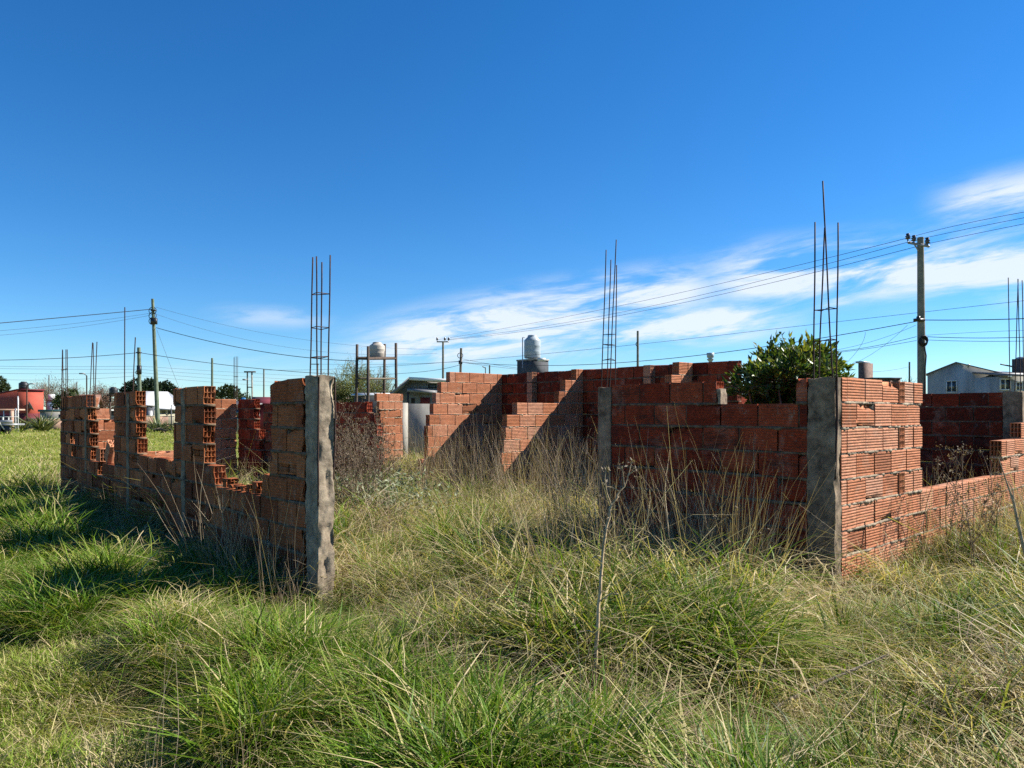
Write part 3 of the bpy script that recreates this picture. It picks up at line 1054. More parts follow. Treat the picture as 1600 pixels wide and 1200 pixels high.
for k in range(6):      # straw stems
    V1, Q1, T1 = blades(rs, 10, 0.88, 0.12, 0.0023, 0.07, (0.45, 0.3, 0.0), 0.14, 8, jit=0.4, kink=.12)
    template('straw', [(V1, Q1, T1), blades(rs, 10, 0.42, 0.12, 0.0028, 0.8, (0.5, 0.25, 0.0), 0.7, 6, kink=1.0)], M['straw'])
for k in range(4):      # coarse lawn seen far off
    template('far', [blades(rs, 60, 0.055, 0.42, 0.010, 0.6, (0.57, 0.12, 0.2), 0.5, 2)], M['grass'])
for k in range(4):      # tangled dry seed grass
    template('tangle', [blades(rs, 60, 0.36, 0.16, 0.0024, 0.6, (0.45, 0.3, 0.0), 0.5, 7, flat=0.1, jit=0.6, kink=1.8, wild=True)], M['straw'])

WALLS = []      # footprints kept clear of roots: (u0, u1, v0, v1)
WALLS += [(-0.02, 0.14, -0.02, 9.4), (UA - .02, UA + .14, VB, 0.0), (UA, uP + 2.4, VB - .02, VB + .14), (uP, uP + .14, VB, VB + 3.6)]

pts, rot, scl, idx = [], [], [], []
rr = random.Random(5)


def inwall(u, v, pad=0.0):
    return any(a - pad < u < b + pad and c - pad < v < d + pad for a, b, c, d in WALLS)


CL = {}
CS = 0.42


def clump(x, y):
    """the nearest tussock: distance over its radius, outward direction, a random number of its own"""
    gx, gy = int(math.floor(x / CS)), int(math.floor(y / CS))
    best = None
    for i in (-1, 0, 1):
        for j in (-1, 0, 1):
            k = (gx + i, gy + j)
            if k not in CL:
                q = random.Random(k[0] * 7349 + k[1] * 911)
                CL[k] = ((k[0] + q.random()) * CS, (k[1] + q.random()) * CS, q.uniform(.20, .40), q.random(), q.uniform(.55, 1.5))
            c = CL[k]
            d = math.hypot(x - c[0], y - c[1]) / c[2]
            if best is None or d < best[0]:
                best = (d, x - c[0], y - c[1], c[3], c[4])
    return best


def put(x, y, kind, s, sz=None, tilt=0.12, cl_=None):
    if cl_ is not None:
        d, dx, dy, _, amp = cl_
        e = min(d, 1.4)
        s *= (1.34 - 0.78 * e) * (0.20 + 0.82 * amp)
        a = math.atan2(dy, dx)
        ang = 0.18 * min(e, 1.0) + rr.gauss(0, .24)
        R_ = Matrix.Rotation(ang, 3, Vector((-math.sin(a), math.cos(a), 0))) @ Matrix.Rotation(rr.random() * 6.283, 3, 'Z')
        E = R_.to_euler()
        pts.append((x, y, gz(x, y) - 0.01))
        rot.append((E.x, E.y, E.z))
        scl.append((s, s, s))
        idx.append(rr.choice(TPL[kind]))
        return
    pts.append((x, y, gz(x, y) - 0.01))
    rot.append((rr.gauss(0, tilt), rr.gauss(0, tilt), rr.random() * 6.283))
    scl.append((s, s, sz if sz else s))
    idx.append(rr.choice(TPL[kind]))


def scatter(y0, y1, dens, far_scale=1.0):
    area = 0
    y = y0
    n = int(dens * (y1 - y0) * ((0.72 * (y0 + y1) / 2 + 1.3) * 2))
    for _ in range(n):
        # depth chosen in proportion to the width of the view there
        while True:
            y = rr.uniform(y0, y1)
            if rr.random() < (0.72 * y + 1.3) / (0.72 * y1 + 1.3):
                break
        hw = 0.72 * y + 1.3
        x = rr.uniform(-hw, hw)
        l, u, v = lawnness(x, y)
        if inwall(u, v):
            continue
        q = 0.5 + 0.5 * noise.noise((x * 0.8, y * 0.8, 20.0))
        q2 = 0.5 + 0.5 * noise.noise((x * 1.9, y * 1.9, 31.0))
        if l > 0.5 + rr.uniform(-0.3, 0.3):
            k = 'lawn' if y < 14 else 'far'
            s = rr.uniform(0.7, 1.3) * far_scale
            if k == 'lawn' and rr.random() < 0.02:
                k, s = 'lush', 0.4
            put(x, y, k, s)
            continue
        c_ = clump(x, y)
        if c_[0] > .90 and rr.random() < .72:
            continue
        ch = c_[3] if rr.random() < .75 else rr.random()
        inside = u > 0.1 and v > -0.3
        hs_ = (0.72 + 0.66 * q2) * far_scale
        if u < 0.1 or (x < -1.1 and v < 0):                            # left strip
            k = 'lush' if ch < .88 else 'mixed'
            if q > 0.80:
                k = 'mixed'
            if u > -0.35 and rr.random() < 0.3:
                k = 'tangle'
            s = hs_ * 0.92
        elif inside:
            k = 'mixed' if ch < .42 else 'mat' if ch < .68 else 'tangle' if ch < .84 else 'lush'
            s = hs_ * 1.18
        else:
            g = q > .5
            k = 'lush' if ch < (.46 if g else .22) else 'mixed' if ch < .70 else 'mat' if ch < .92 else 'tangle'
            s = hs_ * 1.05
            if x > -0.4 and y > 3.9:
                s *= 1.30
            elif 3.3 < y <= 3.9:
                s *= .85
        s *= 1 - .5 * math.exp(-((x + 1.45) / .7) ** 2 - ((y - 5.0) / .7) ** 2) - .68 * math.exp(-((x - 2.55) / .75) ** 2 - ((y - 4.95) / .65) ** 2)
        s *= 1 - .35 * math.exp(-((x - .42) / .35) ** 2 - ((y - 3.3) / .5) ** 2)
        if 0.02 < u - UA and v > VB and v < 0.5 and u < uP:
            s *= 1.2
        put(x, y, k, min(s, 1.45), cl_=c_)


scatter(1.9, 4.2, 165)
scatter(4.2, 7.0, 115)
scatter(7.0, 11.0, 48, 1.15)
scatter(11.0, 20.0, 20, 1.4)
scatter(20.0, 45.0, 4.0, 1.7)
scatter(45.0, 95.0, 1.0, 2.4)


def straws(n, fx, s0, s1):
    for _ in range(n):
        x, y = fx()
        l, u, v = lawnness(x, y)
        if inwall(u, v):
            continue
        put(x, y, 'straw', rr.uniform(s0, s1), tilt=0.16)


def buv(u0, u1, v0, v1):
    def f():
        a = bw(rr.uniform(u0, u1), rr.uniform(v0, v1))
        return a[0], a[1]
    return f


straws(24, buv(-0.40, -0.10, 0.0, 1.6), 0.7, 1.2)          # against the broken wall
straws(8, buv(-0.4, -0.10, 1.6, 4.5), 0.5, 0.9)
straws(100, buv(UA - 0.9, UA - 0.12, VB + 0.1, -0.1), 0.8, 1.35)   # before the shaded wall
straws(46, buv(UA - 1.9, UA - 0.7, VB + 0.1, -0.1), 0.8, 1.3)
straws(90, buv(UA + 0.9, UA + 5.4, VB - 1.0, VB - 0.1), 0.6, 1.15)
straws(70, buv(UA + 1.9, UA + 4.6, VB - 0.9, VB - 0.15), 0.75, 1.15)
straws(40, buv(UA + 2.0, UA + 5.0, VB + 0.3, VB + 1.6), 0.7, 1.1)
straws(230, buv(4.0, 6.6, 1.2, 5.4), 0.9, 1.5)               # rear rooms
straws(60, buv(3.0, 6.6, 5.6, 8.4), 0.7, 1.2)
straws(260, buv(0.3, 4.2, 0.3, 6.0), 0.5, 0.95)
straws(170, lambda: (rr.uniform(-1.6, 3.8), rr.uniform(2.5, 4.9)), 0.35, 0.75)

gme = bpy.data.meshes.new('grass')
gme.from_pydata([tuple(p) for p in pts], [], [])
for nm, ty, dat, key in (('rot', 'FLOAT_VECTOR', rot, 'vector'), ('scl', 'FLOAT_VECTOR', scl, 'vector'), ('idx', 'INT', idx, 'value')):
    a = gme.attributes.new(nm, ty, 'POINT')
    a.data.foreach_set(key, np.array(dat, dtype=np.int32 if ty == 'INT' else np.float32).ravel())
grass = bpy.data.objects.new('grass', gme)
COL.objects.link(grass)
tag(grass, 'overgrown green and straw-coloured grass all over the lot', None, kind='stuff')
ng = bpy.data.node_groups.new('scatter grass', 'GeometryNodeTree')
ng.interface.new_socket('Geometry', in_out='INPUT', socket_type='NodeSocketGeometry')
ng.interface.new_socket('Geometry', in_out='OUTPUT', socket_type='NodeSocketGeometry')
gi, go = ng.nodes.new('NodeGroupInput'), ng.nodes.new('NodeGroupOutput')
iop = ng.nodes.new('GeometryNodeInstanceOnPoints')
ci = ng.nodes.new('GeometryNodeCollectionInfo')
ci.inputs['Collection'].default_value = tcol
ci.inputs['Separate Children'].default_value = True
ci.inputs['Reset Children'].default_value = True


def nattr(nm, ty):
    n = ng.nodes.new('GeometryNodeInputNamedAttribute')
    n.data_type = ty
    n.inputs[0].default_value = nm
    return n.outputs[0]


ng.links.new(gi.outputs[0], iop.inputs['Points'])
ng.links.new(ci.outputs[0], iop.inputs['Instance'])
iop.inputs['Pick Instance'].default_value = True
ng.links.new(nattr('idx', 'INT'), iop.inputs['Instance Index'])
e2r = ng.nodes.new('FunctionNodeEulerToRotation')
ng.links.new(nattr('rot', 'FLOAT_VECTOR'), e2r.inputs[0])
ng.links.new(e2r.outputs[0], iop.inputs['Rotation'])
ng.links.new(nattr('scl', 'FLOAT_VECTOR'), iop.inputs['Scale'])
rl = ng.nodes.new('GeometryNodeRealizeInstances')
ng.links.new(iop.outputs[0], rl.inputs[0])
ng.links.new(rl.outputs[0], go.inputs[0])
md = grass.modifiers.new('scatter', 'NODES')
md.node_group = ng

# ------------------------------------------------------------------ buildings behind the lot
ROT = {}


class Frame:
    """a house frame: corner point at a pixel, x to the right and away, y to the left and away"""
    def __init__(self, px, Z, th=38.0):
        self.o = at(px, HOR, Z)
        self.o[2] = 0.0
        self.th = math.radians(th)
        self.ex = np.array([math.cos(self.th), math.sin(self.th), 0])
        self.ey = np.array([-math.sin(self.th), math.cos(self.th), 0])
        self.R = rotz(self.th)

    def P(self, x, y, z):
        return self.o + self.ex * x + self.ey * y + np.array([0, 0, z])

    def wx(self, px, y=0.0):
        r = (px - 800.0) / F
        a = self.o + self.ey * y
        return (r * a[1] - a[0]) / (self.ex[0] - r * self.ex[1])

    def wy(self, px, x=0.0):
        r = (px - 800.0) / F
        a = self.o + self.ex * x
        return (r * a[1] - a[0]) / (self.ey[0] - r * self.ey[1])

    def z(self, py, x=0.0, y=0.0):
        return EYE + (HOR - py) / F * self.P(x, y, 0)[1]

    def box(self, mb, x0, x1, y0, y1, z0, z1, tint=0.5):
        mb.box(self.P((x0 + x1) / 2, (y0 + y1) / 2, (z0 + z1) / 2), (abs(x1 - x0), abs(y1 - y0), abs(z1 - z0)), self.R, tint)

    def poly(self, mb, pts, th=0.0):
        """a slab through 4 local points, th thick downwards"""
        A = np.array([self.P(*p) for p in pts])
        n = len(A)
        if n == 4:
            B = A - np.array([0, 0, th])
            mb.add(np.concatenate([A, B]), np.array([[0, 1, 2, 3], [7, 6, 5, 4], [0, 4, 5, 1], [1, 5, 6, 2], [2, 6, 7, 3], [3, 7, 4, 0]]))


def one(name, mat, parent, fn, smooth=False):
    b = MB()
    fn(b)
    return b.build(name, M[mat] if isinstance(mat, str) else mat, parent, smooth)


def window(fr, parent, face, a0, a1, z0, z1, framemat='white', bars_=1):
    """face ('x', y) lies along x at y; face ('y', x) lies along y at x; a window with frame and glass"""
    ax, c = face

    def bx(b, p0, p1, q0, q1, out, back):
        if ax == 'x':
            fr.box(b, p0, p1, c - out, c + back, q0, q1)
        else:
            fr.box(b, c - out, c + back, p0, p1, q0, q1)
    t = 0.06

    def f_(b):
        bx(b, a0 - t, a1 + t, z1, z1 + t, 0.05, 0.02)
        bx(b, a0 - t, a1 + t, z0 - t, z0, 0.05, 0.02)
        bx(b, a0 - t, a0, z0, z1, 0.05, 0.02)
        bx(b, a1, a1 + t, z0, z1, 0.05, 0.02)
        for i in range(bars_):
            m_ = a0 + (a1 - a0) * (i + 1) / (bars_ + 1)
            bx(b, m_ - 0.025, m_ + 0.025, z0, z1, 0.04, 0.02)
    w = one('window', framemat, parent, f_)
    g = MB()
    bx(g, a0, a1, z0, z1, 0.015, 0.01)
    g.build('pane', M['glass'], w)
    return w


def tank(base, r, h, mat, name='water_tank', parent=None, n=24):
    """rounded roof tank with a shoulder and a lid"""
    b = MB()
    pr = [(0, 0), (r * 0.94, 0), (r, h * 0.04), (r, h * 0.25), (r * 1.015, h * 0.27), (r, h * 0.29), (r, h * 0.50), (r * 1.015, h * 0.52), (r, h * 0.54),
          (r, h * 0.74), (r * 0.97, h * 0.78), (r * 0.62, h * 0.91), (r * 0.58, h * 0.92), (r * 0.58, h * 0.97), (r * 0.5, h), (0, h)]
    b.lathe(base, pr, n)
    return b.build(name, M[mat] if isinstance(mat, str) else mat, parent, True)


# 1 red house at the far left
f = Frame(28, 70, 40)
hr = thing('red_house', 'red flat-roofed house with a sunlit side at the far left', 'house', f.o)
w, d, h = f.wx(68), f.wy(-70), f.z(608)


def body(b):
    f.box(b, 0, w, 0, d, -0.1, h - 0.12)


one('wall', 'red', hr, body)
one('roof', 'maroon', hr, lambda b: (f.box(b, -0.08, w + 0.08, -0.08, d + 0.08, h - 0.117, h + 0.02)))
one('plinth', 'maroon', hr, lambda b: (f.box(b, -0.03, w + 0.03, -0.03, d + 0.03, -0.1, f.z(646))))
for q in (0.25, 0.55):
    window(f, hr, ('y', 0.0), d * q, d * q + 1.1, 1.3, 2.3, 'white')
b = MB()
b.lathe((0, 0, 0), [(0.0, 0.0), (0.25, 0.03), (0.45, 0.12), (0.5, 0.16), (0.45, 0.135), (0.25, 0.05), (0, 0.02)], 20)
vv = np.concatenate(b.v) @ np.array(Matrix.Rotation(math.radians(65), 3, 'Y')).T @ f.R.T
b.v = [vv + f.P(w * 0.42, -0.45, 2.1)]
b.tube([f.P(w * 0.42, 0, 1.9), f.P(w * 0.42, -0.4, 2.0), f.P(w * 0.42, -0.45, 2.15)], 0.03)
b.build('satellite_dish', M['sheet'], hr, True)
tk = tank(f.P(0.55, 0.8, h + 0.02), 0.42, 0.75, 'black')
tag(tk, 'black water tank on the roof of the red house', 'water tank')

# 2 light blue house
f = Frame(74, 78, 35)
hb = thing('blue_house', 'light blue house with a white chimney box right of the red house', 'house', f.o)
w, h = f.wx(98), f.z(626)
one('wall', 'skyblue', hb, lambda b: f.box(b, 0, w, 0, 3.0, -0.1, h))
one('side_wall', 'teal', hb, lambda b: f.box(b, -0.02, 0.0, 0, 3.0, 1.4, h - 0.05))
one('roof', 'sheet', hb, lambda b: f.box(b, -0.1, w, -0.1, 3.1, h + 0.003, h + 0.12))
one('chimney', 'white', hb, lambda b: f.box(b, 0.1, 0.7, 0.5, 1.1, h + 0.12, f.z(616)))
window(f, hb, ('x', 0.0), 0.6, 1.4, 1.5, 2.3)

# 3 shed
f = Frame(62, 66, 12)
hs_ = thing('low_shed', 'low grey shed with a dark teal roof edge left of the broken wall', 'shed', f.o)
w = f.wx(104)
one('wall', 'grey', hs_, lambda b: f.box(b, 0, w, 0, 2.5, -0.1, f.z(643.5)))
one('roof', 'teal', hs_, lambda b: f.box(b, -0.1, w + 0.1, -0.15, 2.6, f.z(643.5) + 0.003, f.z(640)))
one('door', 'dark_wall', hs_, lambda b: f.box(b, w * 0.7, w * 0.7 + 0.8, -0.03, 0.02, 0, 1.35))

# pink garden walls
f = Frame(40, 62, 4)
gp = thing('garden_wall', 'low pink garden wall behind the spiky plants', 'garden wall', f.o)
gp['kind'] = 'thing'
w = f.wx(98)
one('wall', 'pinkish', gp, lambda b: f.box(b, 0, w, 0, 0.15, -0.1, 0.95))
one('coping', 'cream', gp, lambda b: f.box(b, -0.02, w, -0.03, 0.18, 0.953, 1.02))
f = Frame(150, 66, 0)
gp = thing('garden_wall', 'long pinkish garden wall seen through the gaps of the broken wall', 'garden wall', f.o)
gp['kind'] = 'thing'
w = f.wx(262)
one('wall', 'pinkish', gp, lambda b: f.box(b, 0, w, 0, 0.15, -0.1, f.z(651)))
one('coping', 'cream', gp, lambda b: f.box(b, -0.02, w, -0.03, 0.18, f.z(651) + 0.003, f.z(649.5)))

# carport and white rail at the left margin
f = Frame(0, 60, 0)
cpt = thing('carport', 'small pale carport frame before the red house', 'carport', f.o)
w = f.wx(19)
zt_, zb_ = f.z(639), f.z(641.5)
one('roof', 'pinkish', cpt, lambda b: f.box(b, -2.0, w, 0, 1.6, zb_, zt_))
one('pillar', 'pinkish', cpt, lambda b: f.box(b, w - 0.22, w, 0, 0.22, 0, zb_ - 0.003))
one('post', 'white', cpt, lambda b: f.box(b, f.wx(5), f.wx(5) + 0.06, 0, 0.06, 0, zb_ - 0.003))
f = Frame(-12, 55, 0)
fe = thing('white_fence', 'white pipe fence in front of the red house', 'fence', f.o)
w = f.wx(27)
one('rail', 'white', fe, lambda b: f.box(b, 0, w, 0, 0.06, f.z(652), f.z(650.8)))
for px, py in ((26, 619), (22, 638), (11, 651), (2, 651)):
    one('post', 'white', fe, lambda b: f.box(b, f.wx(px), f.wx(px) + 0.07, 0.07, 0.14, 0, f.z(py)))
f = Frame(-8, 50, 0)
tr_ = thing('utility_trailer', 'grey flatbed trailer parked at the left edge of the field', 'trailer', f.o)
w = f.wx(19)
one('bed', 'steel', tr_, lambda b: (f.box(b, 0, w, 0, 1.3, 0.62, 0.74), f.box(b, 0, w, 0, 0.04, 0.745, 1.0)))
one('drawbar', 'white', tr_, lambda b: b.tube([f.P(w * 0.2, -0.05, 1.0), f.P(w * 0.6, -0.1, 0.35)], 0.04))
for q in (0.3, 0.6):
    def wh(b):
        b.lathe((0, 0, 0), [(0, -0.09), (0.2, -0.09), (0.3, -0.09), (0.33, -0.05), (0.33, 0.05), (0.3, 0.09), (0, 0.09)], 18)
        b.v[-1] = b.v[-1] @ np.array(Matrix.Rotation(math.radians(90), 3, 'X')).T + f.P(w * q, 0.1, 0.33)
    one('wheel', 'black', tr_, wh)

# house with brown roof
f = Frame(104, 74, 25)
bh = thing('brown_roofed_house', 'house with a low brown roof behind the broken wall', 'house', f.o)
w, h = f.wx(150), f.z(630)
one('wall', 'grey', bh, lambda b: f.box(b, 0, w, 0, 3.5, -0.1, h))
one('roof', 'twig_red', bh, lambda b: (f.poly(b, [(-0.3, -0.3, h), (w + .3, -0.3, h), (w + .3, 1.8, h + 0.95), (-0.3, 1.8, h + 0.95)], 0.1),
                                       f.poly(b, [(-0.3, 3.8, h), (w + .3, 3.8, h), (w + .3, 1.8, h + 0.95), (-0.3, 1.8, h + 0.95)], 0.1)))
window(f, bh, ('x', 0.0), w * 0.6, w * 0.6 + 0.9, 1.2, 2.0)

# white roofed hall
f = Frame(196, 72, 12)
wh_ = thing('white_roofed_shed', 'large white roofed shed behind the tall green pole', 'shed', f.o)
w = f.wx(273)
h = f.z(638, w * 0.5)
hp = f.z(614.5, w * 0.5)
one('wall', 'cream', wh_, lambda b: f.box(b, 0, w, 0, 6, -0.1, h))
one('roof', 'white_sheet', wh_, lambda b: (f.poly(b, [(-0.2, -0.4, h + .02), (w + .2, -0.4, h + .02), (w * 0.70, 3.0, hp + 0.25), (0.1, 3.0, hp + 0.3)], 0.12),
                                           f.poly(b, [(-0.2, 6.4, h + .02), (w + .2, 6.4, h + .02), (w * 0.70, 3.003, hp + 0.25), (0.1, 3.003, hp + 0.3)], 0.12),
                                           f.poly(b, [(w + .2, -0.39, h + .02), (w + .2, 6.39, h + .02), (w * 0.70, 3.01, hp + 0.24), (w * 0.70, 2.99, hp + 0.24)], 0.12)))
one('fascia', 'steel', wh_, lambda b: f.box(b, w * 0.45, w + 0.2, -0.46, -0.42, h - 0.2, h))
window(f, wh_, ('x', 0.0), w * 0.62, w * 0.62 + 0.9, 1.4, 2.1)
window(f, wh_, ('x', 0.0), w * 0.86, w * 0.86 + 0.8, 1.4, 2.1)
f = Frame(227, 69, 20)
sh2 = thing('grey_outbuilding', 'small grey outbuilding before the white roofed shed', 'shed', f.o)
one('wall', 'dark_wall', sh2, lambda b: f.box(b, 0, f.wx(239), 0, 1.2, -0.1, f.z(635)))
one('roof', 'grey', sh2, lambda b: f.box(b, -0.05, f.wx(239) + .05, -0.05, 1.25, f.z(635) + .003, f.z(633)))
one('door', 'steel', sh2, lambda b: f.box(b, 0.15, 0.6, -0.03, 0.02, 0, 1.7))
f = Frame(158, 70, 0)
pch = thing('white_porch', 'white porch with a thin flat roof seen through the far gap', 'porch', f.o)
one('roof', 'white', pch, lambda b: f.box(b, 0, f.wx(173), 0, 1.5, f.z(642), f.z(640)))
one('post', 'white', pch, lambda b: f.box(b, f.wx(169), f.wx(170.5), 0, 0.1, 0, f.z(642) - .003))
one('rear_wall', 'dark_wall', pch, lambda b: f.box(b, 0, f.wx(176), 1.5, 1.6, 0, f.z(641)))

# metal gate in the window gap
f = Frame(254, 58, 0)
gt = thing('metal_gate', 'dark metal gate with thin bars right of the tall green pole', 'gate', f.o)
w = f.wx(272)
one('frame', 'dark_wall', gt, lambda b: (f.box(b, 0, w, 0, 0.05, f.z(664), f.z(663)), f.box(b, 0, w, 0, 0.05, f.z(651), f.z(650)),
                                         f.box(b, f.wx(266), f.wx(267.3), 0.051, 0.13, 0, f.z(632))))
for i in range(9):
    one('bar', 'dark_wall', gt, lambda b: f.box(b, w * (i + 0.5) / 9 - 0.012, w * (i + 0.5) / 9 + 0.012, -0.025, -0.001, f.z(665), f.z(649.5)))

# maroon house right of the window gap and a grey roof with a blue tank
f = Frame(402, 52, 25)
mh = thing('maroon_house', 'low maroon house behind the left broken wall', 'house', f.o)
w, h = f.wx(434), f.z(630)
hp = f.z(624, 1.0)
one('wall', 'maroon', mh, lambda b: f.box(b, 0, w, 0, 3, -0.1, h))
one('roof', 'maroon', mh, lambda b: (f.poly(b, [(-.2, -.2, h + .01), (w + .2, -.2, h + .01), (w + .2, 1.5, hp + .2), (-.2, 1.5, hp + .2)], .08),
                                     f.poly(b, [(-.2, 3.2, h + .01), (w + .2, 3.2, h + .01), (w + .2, 1.501, hp + .2), (-.2, 1.501, hp + .2)], .08)))
one('door', 'wood_dark', mh, lambda b: f.box(b, w * .3, w * .3 + .8, -.03, .02, 0, 2.0))
f = Frame(340, 50, 8)
gh = thing('grey_roofed_house', 'low house with a dark grey roof behind the wide window gap', 'house', f.o)
w, h = f.wx(398), f.z(632)
one('wall', 'grey', gh, lambda b: f.box(b, 0, w, 0, 4, -0.1, h))
one('roof', 'sheet', gh, lambda b: f.poly(b, [(-.2, -.3, h + .01), (w + .2, -.3, h + .01), (w + .2, 4.3, h + .28), (-.2, 4.3, h + .28)], .1))
window(f, gh, ('x', 0.0), w * .4, w * .4 + .9, 1.1, 1.9)
tk = tank(at(380.5, 632, 52.5) + np.array([0, 0, -0.02]), 0.20, 0.52, 'blue')
tag(tk, 'small bright blue water tank on the grey roof', 'water tank')

# black tank on a stand
ts = thing('tank_stand', 'thin dark stand carrying the black tank beside the reddish tree', 'stand', at(178, 645, 64) * np.array([1, 1, 0]))
one('platform', 'wood_dark', ts, lambda b: b.box(at(177.5, 617.5, 64), (0.8, 0.8, 0.12)))
for q in (-0.3, 0.3):
    one('leg', 'wood_dark', ts, lambda b: b.box(at(177.5, 645, 64) * np.array([1, 1, 0]) + np.array([q, 0, (at(177.5, 618.7, 64)[2]) / 2]), (0.1, 0.1, at(177.5, 618.8, 64)[2])))
tk = tank(at(177.5, 616.3, 64), 0.35, 0.66, 'black')
tag(tk, 'black water tank on a thin stand left of the dark conifers', 'water tank')

# ------------------------------------------------------------------ timber water tower
Z = 48.0
c0 = at(588, 645, Z)
wt = thing('timber_water_tower', 'four-legged timber frame tower behind the dry weeds', 'water tower', (c0[0], c0[1], 0))
posts = [(558.0, 538, Z - 0.6), (575.2, 541, Z - 1.6), (601.2, 537.5, Z + 1.6), (618.6, 536, Z + 0.2)]
base = [556.0, 575.0, 599.0, 619.5]
for (px, py, z_), pb in zip(posts, base):
    tp = at(px, py, z_)
    bt = at(pb, 645, z_)
    bt[2] = 0
    one('leg', 'wood_dark', wt, lambda b: b.tube([bt, (bt + tp) / 2, tp], [0.10, 0.095, 0.09], 8))


def beam(b, p, q, r=0.05):
    b.tube([p, q], r, 4)


pl = [at(558, 560, Z - 0.6), at(575.2, 560.5, Z - 1.6), at(618.6, 560, Z + 0.2), at(601.2, 560, Z + 1.6)]
rl_ = [at(557, 591.5, Z - 0.6), at(575.2, 591.5, Z - 1.6), at(619, 591.5, Z + 0.2), at(600.5, 592, Z + 1.6)]
for k in range(4):
    one('platform_beam', 'wood_dark', wt, lambda b: b.tube([pl[k], pl[(k + 1) % 4]], 0.085, 4))
    one('rail', 'wood_grey', wt, lambda b: b.tube([rl_[k], rl_[(k + 1) % 4]], 0.055, 4))
one('deck', 'wood_dark', wt, lambda b: b.add(np.array([p + np.array([0, 0, s]) for s in (0.05, 0.11) for p in pl]),
    np.array([[0, 1, 2, 3], [4, 5, 6, 7], [0, 1, 5, 4], [1, 2, 6, 5], [2, 3, 7, 6], [3, 0, 4, 7]])))
for (p, q) in (((559, 596, Z - 0.6), (574, 622, Z - 1.6)), ((576, 600, Z - 1.55), (588, 620, Z - 0.6)), ((600, 610, Z + 1.5), (586, 622, Z)), ((618, 598, Z + .2), (606, 623, Z + 1))):
    one('brace', 'wood_grey', wt, lambda b: b.tube([at(*p), at(*q)], 0.035, 4))
tk = tank(at(589.3, 558.8, Z), 0.51, 1.02, 'tank_white')
tag(tk, 'off-white water tank on the timber tower', 'water tank')
f = Frame(553, 56, 5)
gs = thing('long_grey_shed', 'long blue-grey shed with a white roof edge behind the timber tower', 'shed', f.o)
w = f.wx(617)
one('wall', 'dark_wall', gs, lambda b: f.box(b, 0, w, 0, 3, -0.1, f.z(617)))
one('roof', 'white_sheet', gs, lambda b: f.poly(b, [(-.2, -.3, f.z(617) + .01), (w + .2, -.3, f.z(617) + .01), (w + .2, 3.3, f.z(612)), (-.2, 3.3, f.z(612))], .08))
one('door', 'white', gs, lambda b: f.box(b, w * .8, w * .8 + .9, -.03, .02, 0, 2.2))

# gabled house
f = Frame(642, 40, 0)
gh2 = thing('gabled_house', 'grey gabled house with a low porch behind the plaster wall', 'house', f.o)
xl, xr = f.wx(607), f.wx(705)
zp, zl, zr = f.z(590.5), f.z(622), f.z(594)
b = MB()
A = [(xl, zl - .15), (0, zp - .15), (xr, zr - .15), (xr, 0), (xl, 0)]
V_ = [f.P(x, y, z) for y in (0, 5) for x, z in A]
b.add(np.array(V_), [np.array([[0, 1, 2, 3], [5, 8, 7, 6]]), np.array([[0, 3, 4], [5, 9, 8]]), np.array([[0, 4, 9, 5], [3, 2, 7, 8], [0, 5, 6, 1], [1, 6, 7, 2]])])
b.build('wall', M['grey'], gh2)
one('roof', 'sheet', gh2, lambda b: (f.poly(b, [(xl - .3, -.7, zl - .2), (0, -.7, zp + .02), (0, 5.4, zp + .02), (xl - .3, 5.4, zl - .2)], .16),))
one('roof_sheet', 'white_sheet', gh2, lambda b: (f.poly(b, [(0.003, -.7, zp + .02), (xr + .3, -.7, zr + .02), (xr + .3, 5.4, zr + .02), (0.003, 5.4, zp + .02)], .16),))
window(f, gh2, ('x', 0.0), f.wx(669), f.wx(682), f.z(607), f.z(600), 'grey', 0)
one('porch_roof', 'sheet', gh2, lambda b: f.poly(b, [(f.wx(641), -1.2, f.z(609)), (f.wx(686), -1.2, f.z(613)), (f.wx(686), -.02, f.z(606)), (f.wx(641), -.02, f.z(606))], .14))
one('door', 'wood_dark', gh2, lambda b: f.box(b, f.wx(642.5), f.wx(648), -.04, .02, 0, f.z(622)))
one('shutter', 'maroon', gh2, lambda b: f.box(b, f.wx(657), f.wx(672), -.04, .02, f.z(634), f.z(621)))
one('wall_lamp', 'black', gh2, lambda b: f.box(b, f.wx(637), f.wx(638.3), -.16, -.002, f.z(617), f.z(613)))
for px in (640.5, 684):
    one('porch_post', 'wood_dark', gh2, lambda b: f.box(b, f.wx(px), f.wx(px) + .1, -1.15, -1.05, 0, f.z(612)))
f = Frame(626, 20, 30)
pw = thing('plaster_wall', 'plain grey cement plaster wall in the gap between the brick walls', 'boundary wall', f.o)
pw['kind'] = 'thing'
one('wall', 'plaster', pw, lambda b: f.box(b, 0.2, f.wx(720), 0, 0.15, -0.1, f.z(631, 1.2)))
one('pillar', 'plaster', pw, lambda b: f.box(b, -0.05, 0.197, -0.05, 0.2, -0.1, f.z(629.5)))

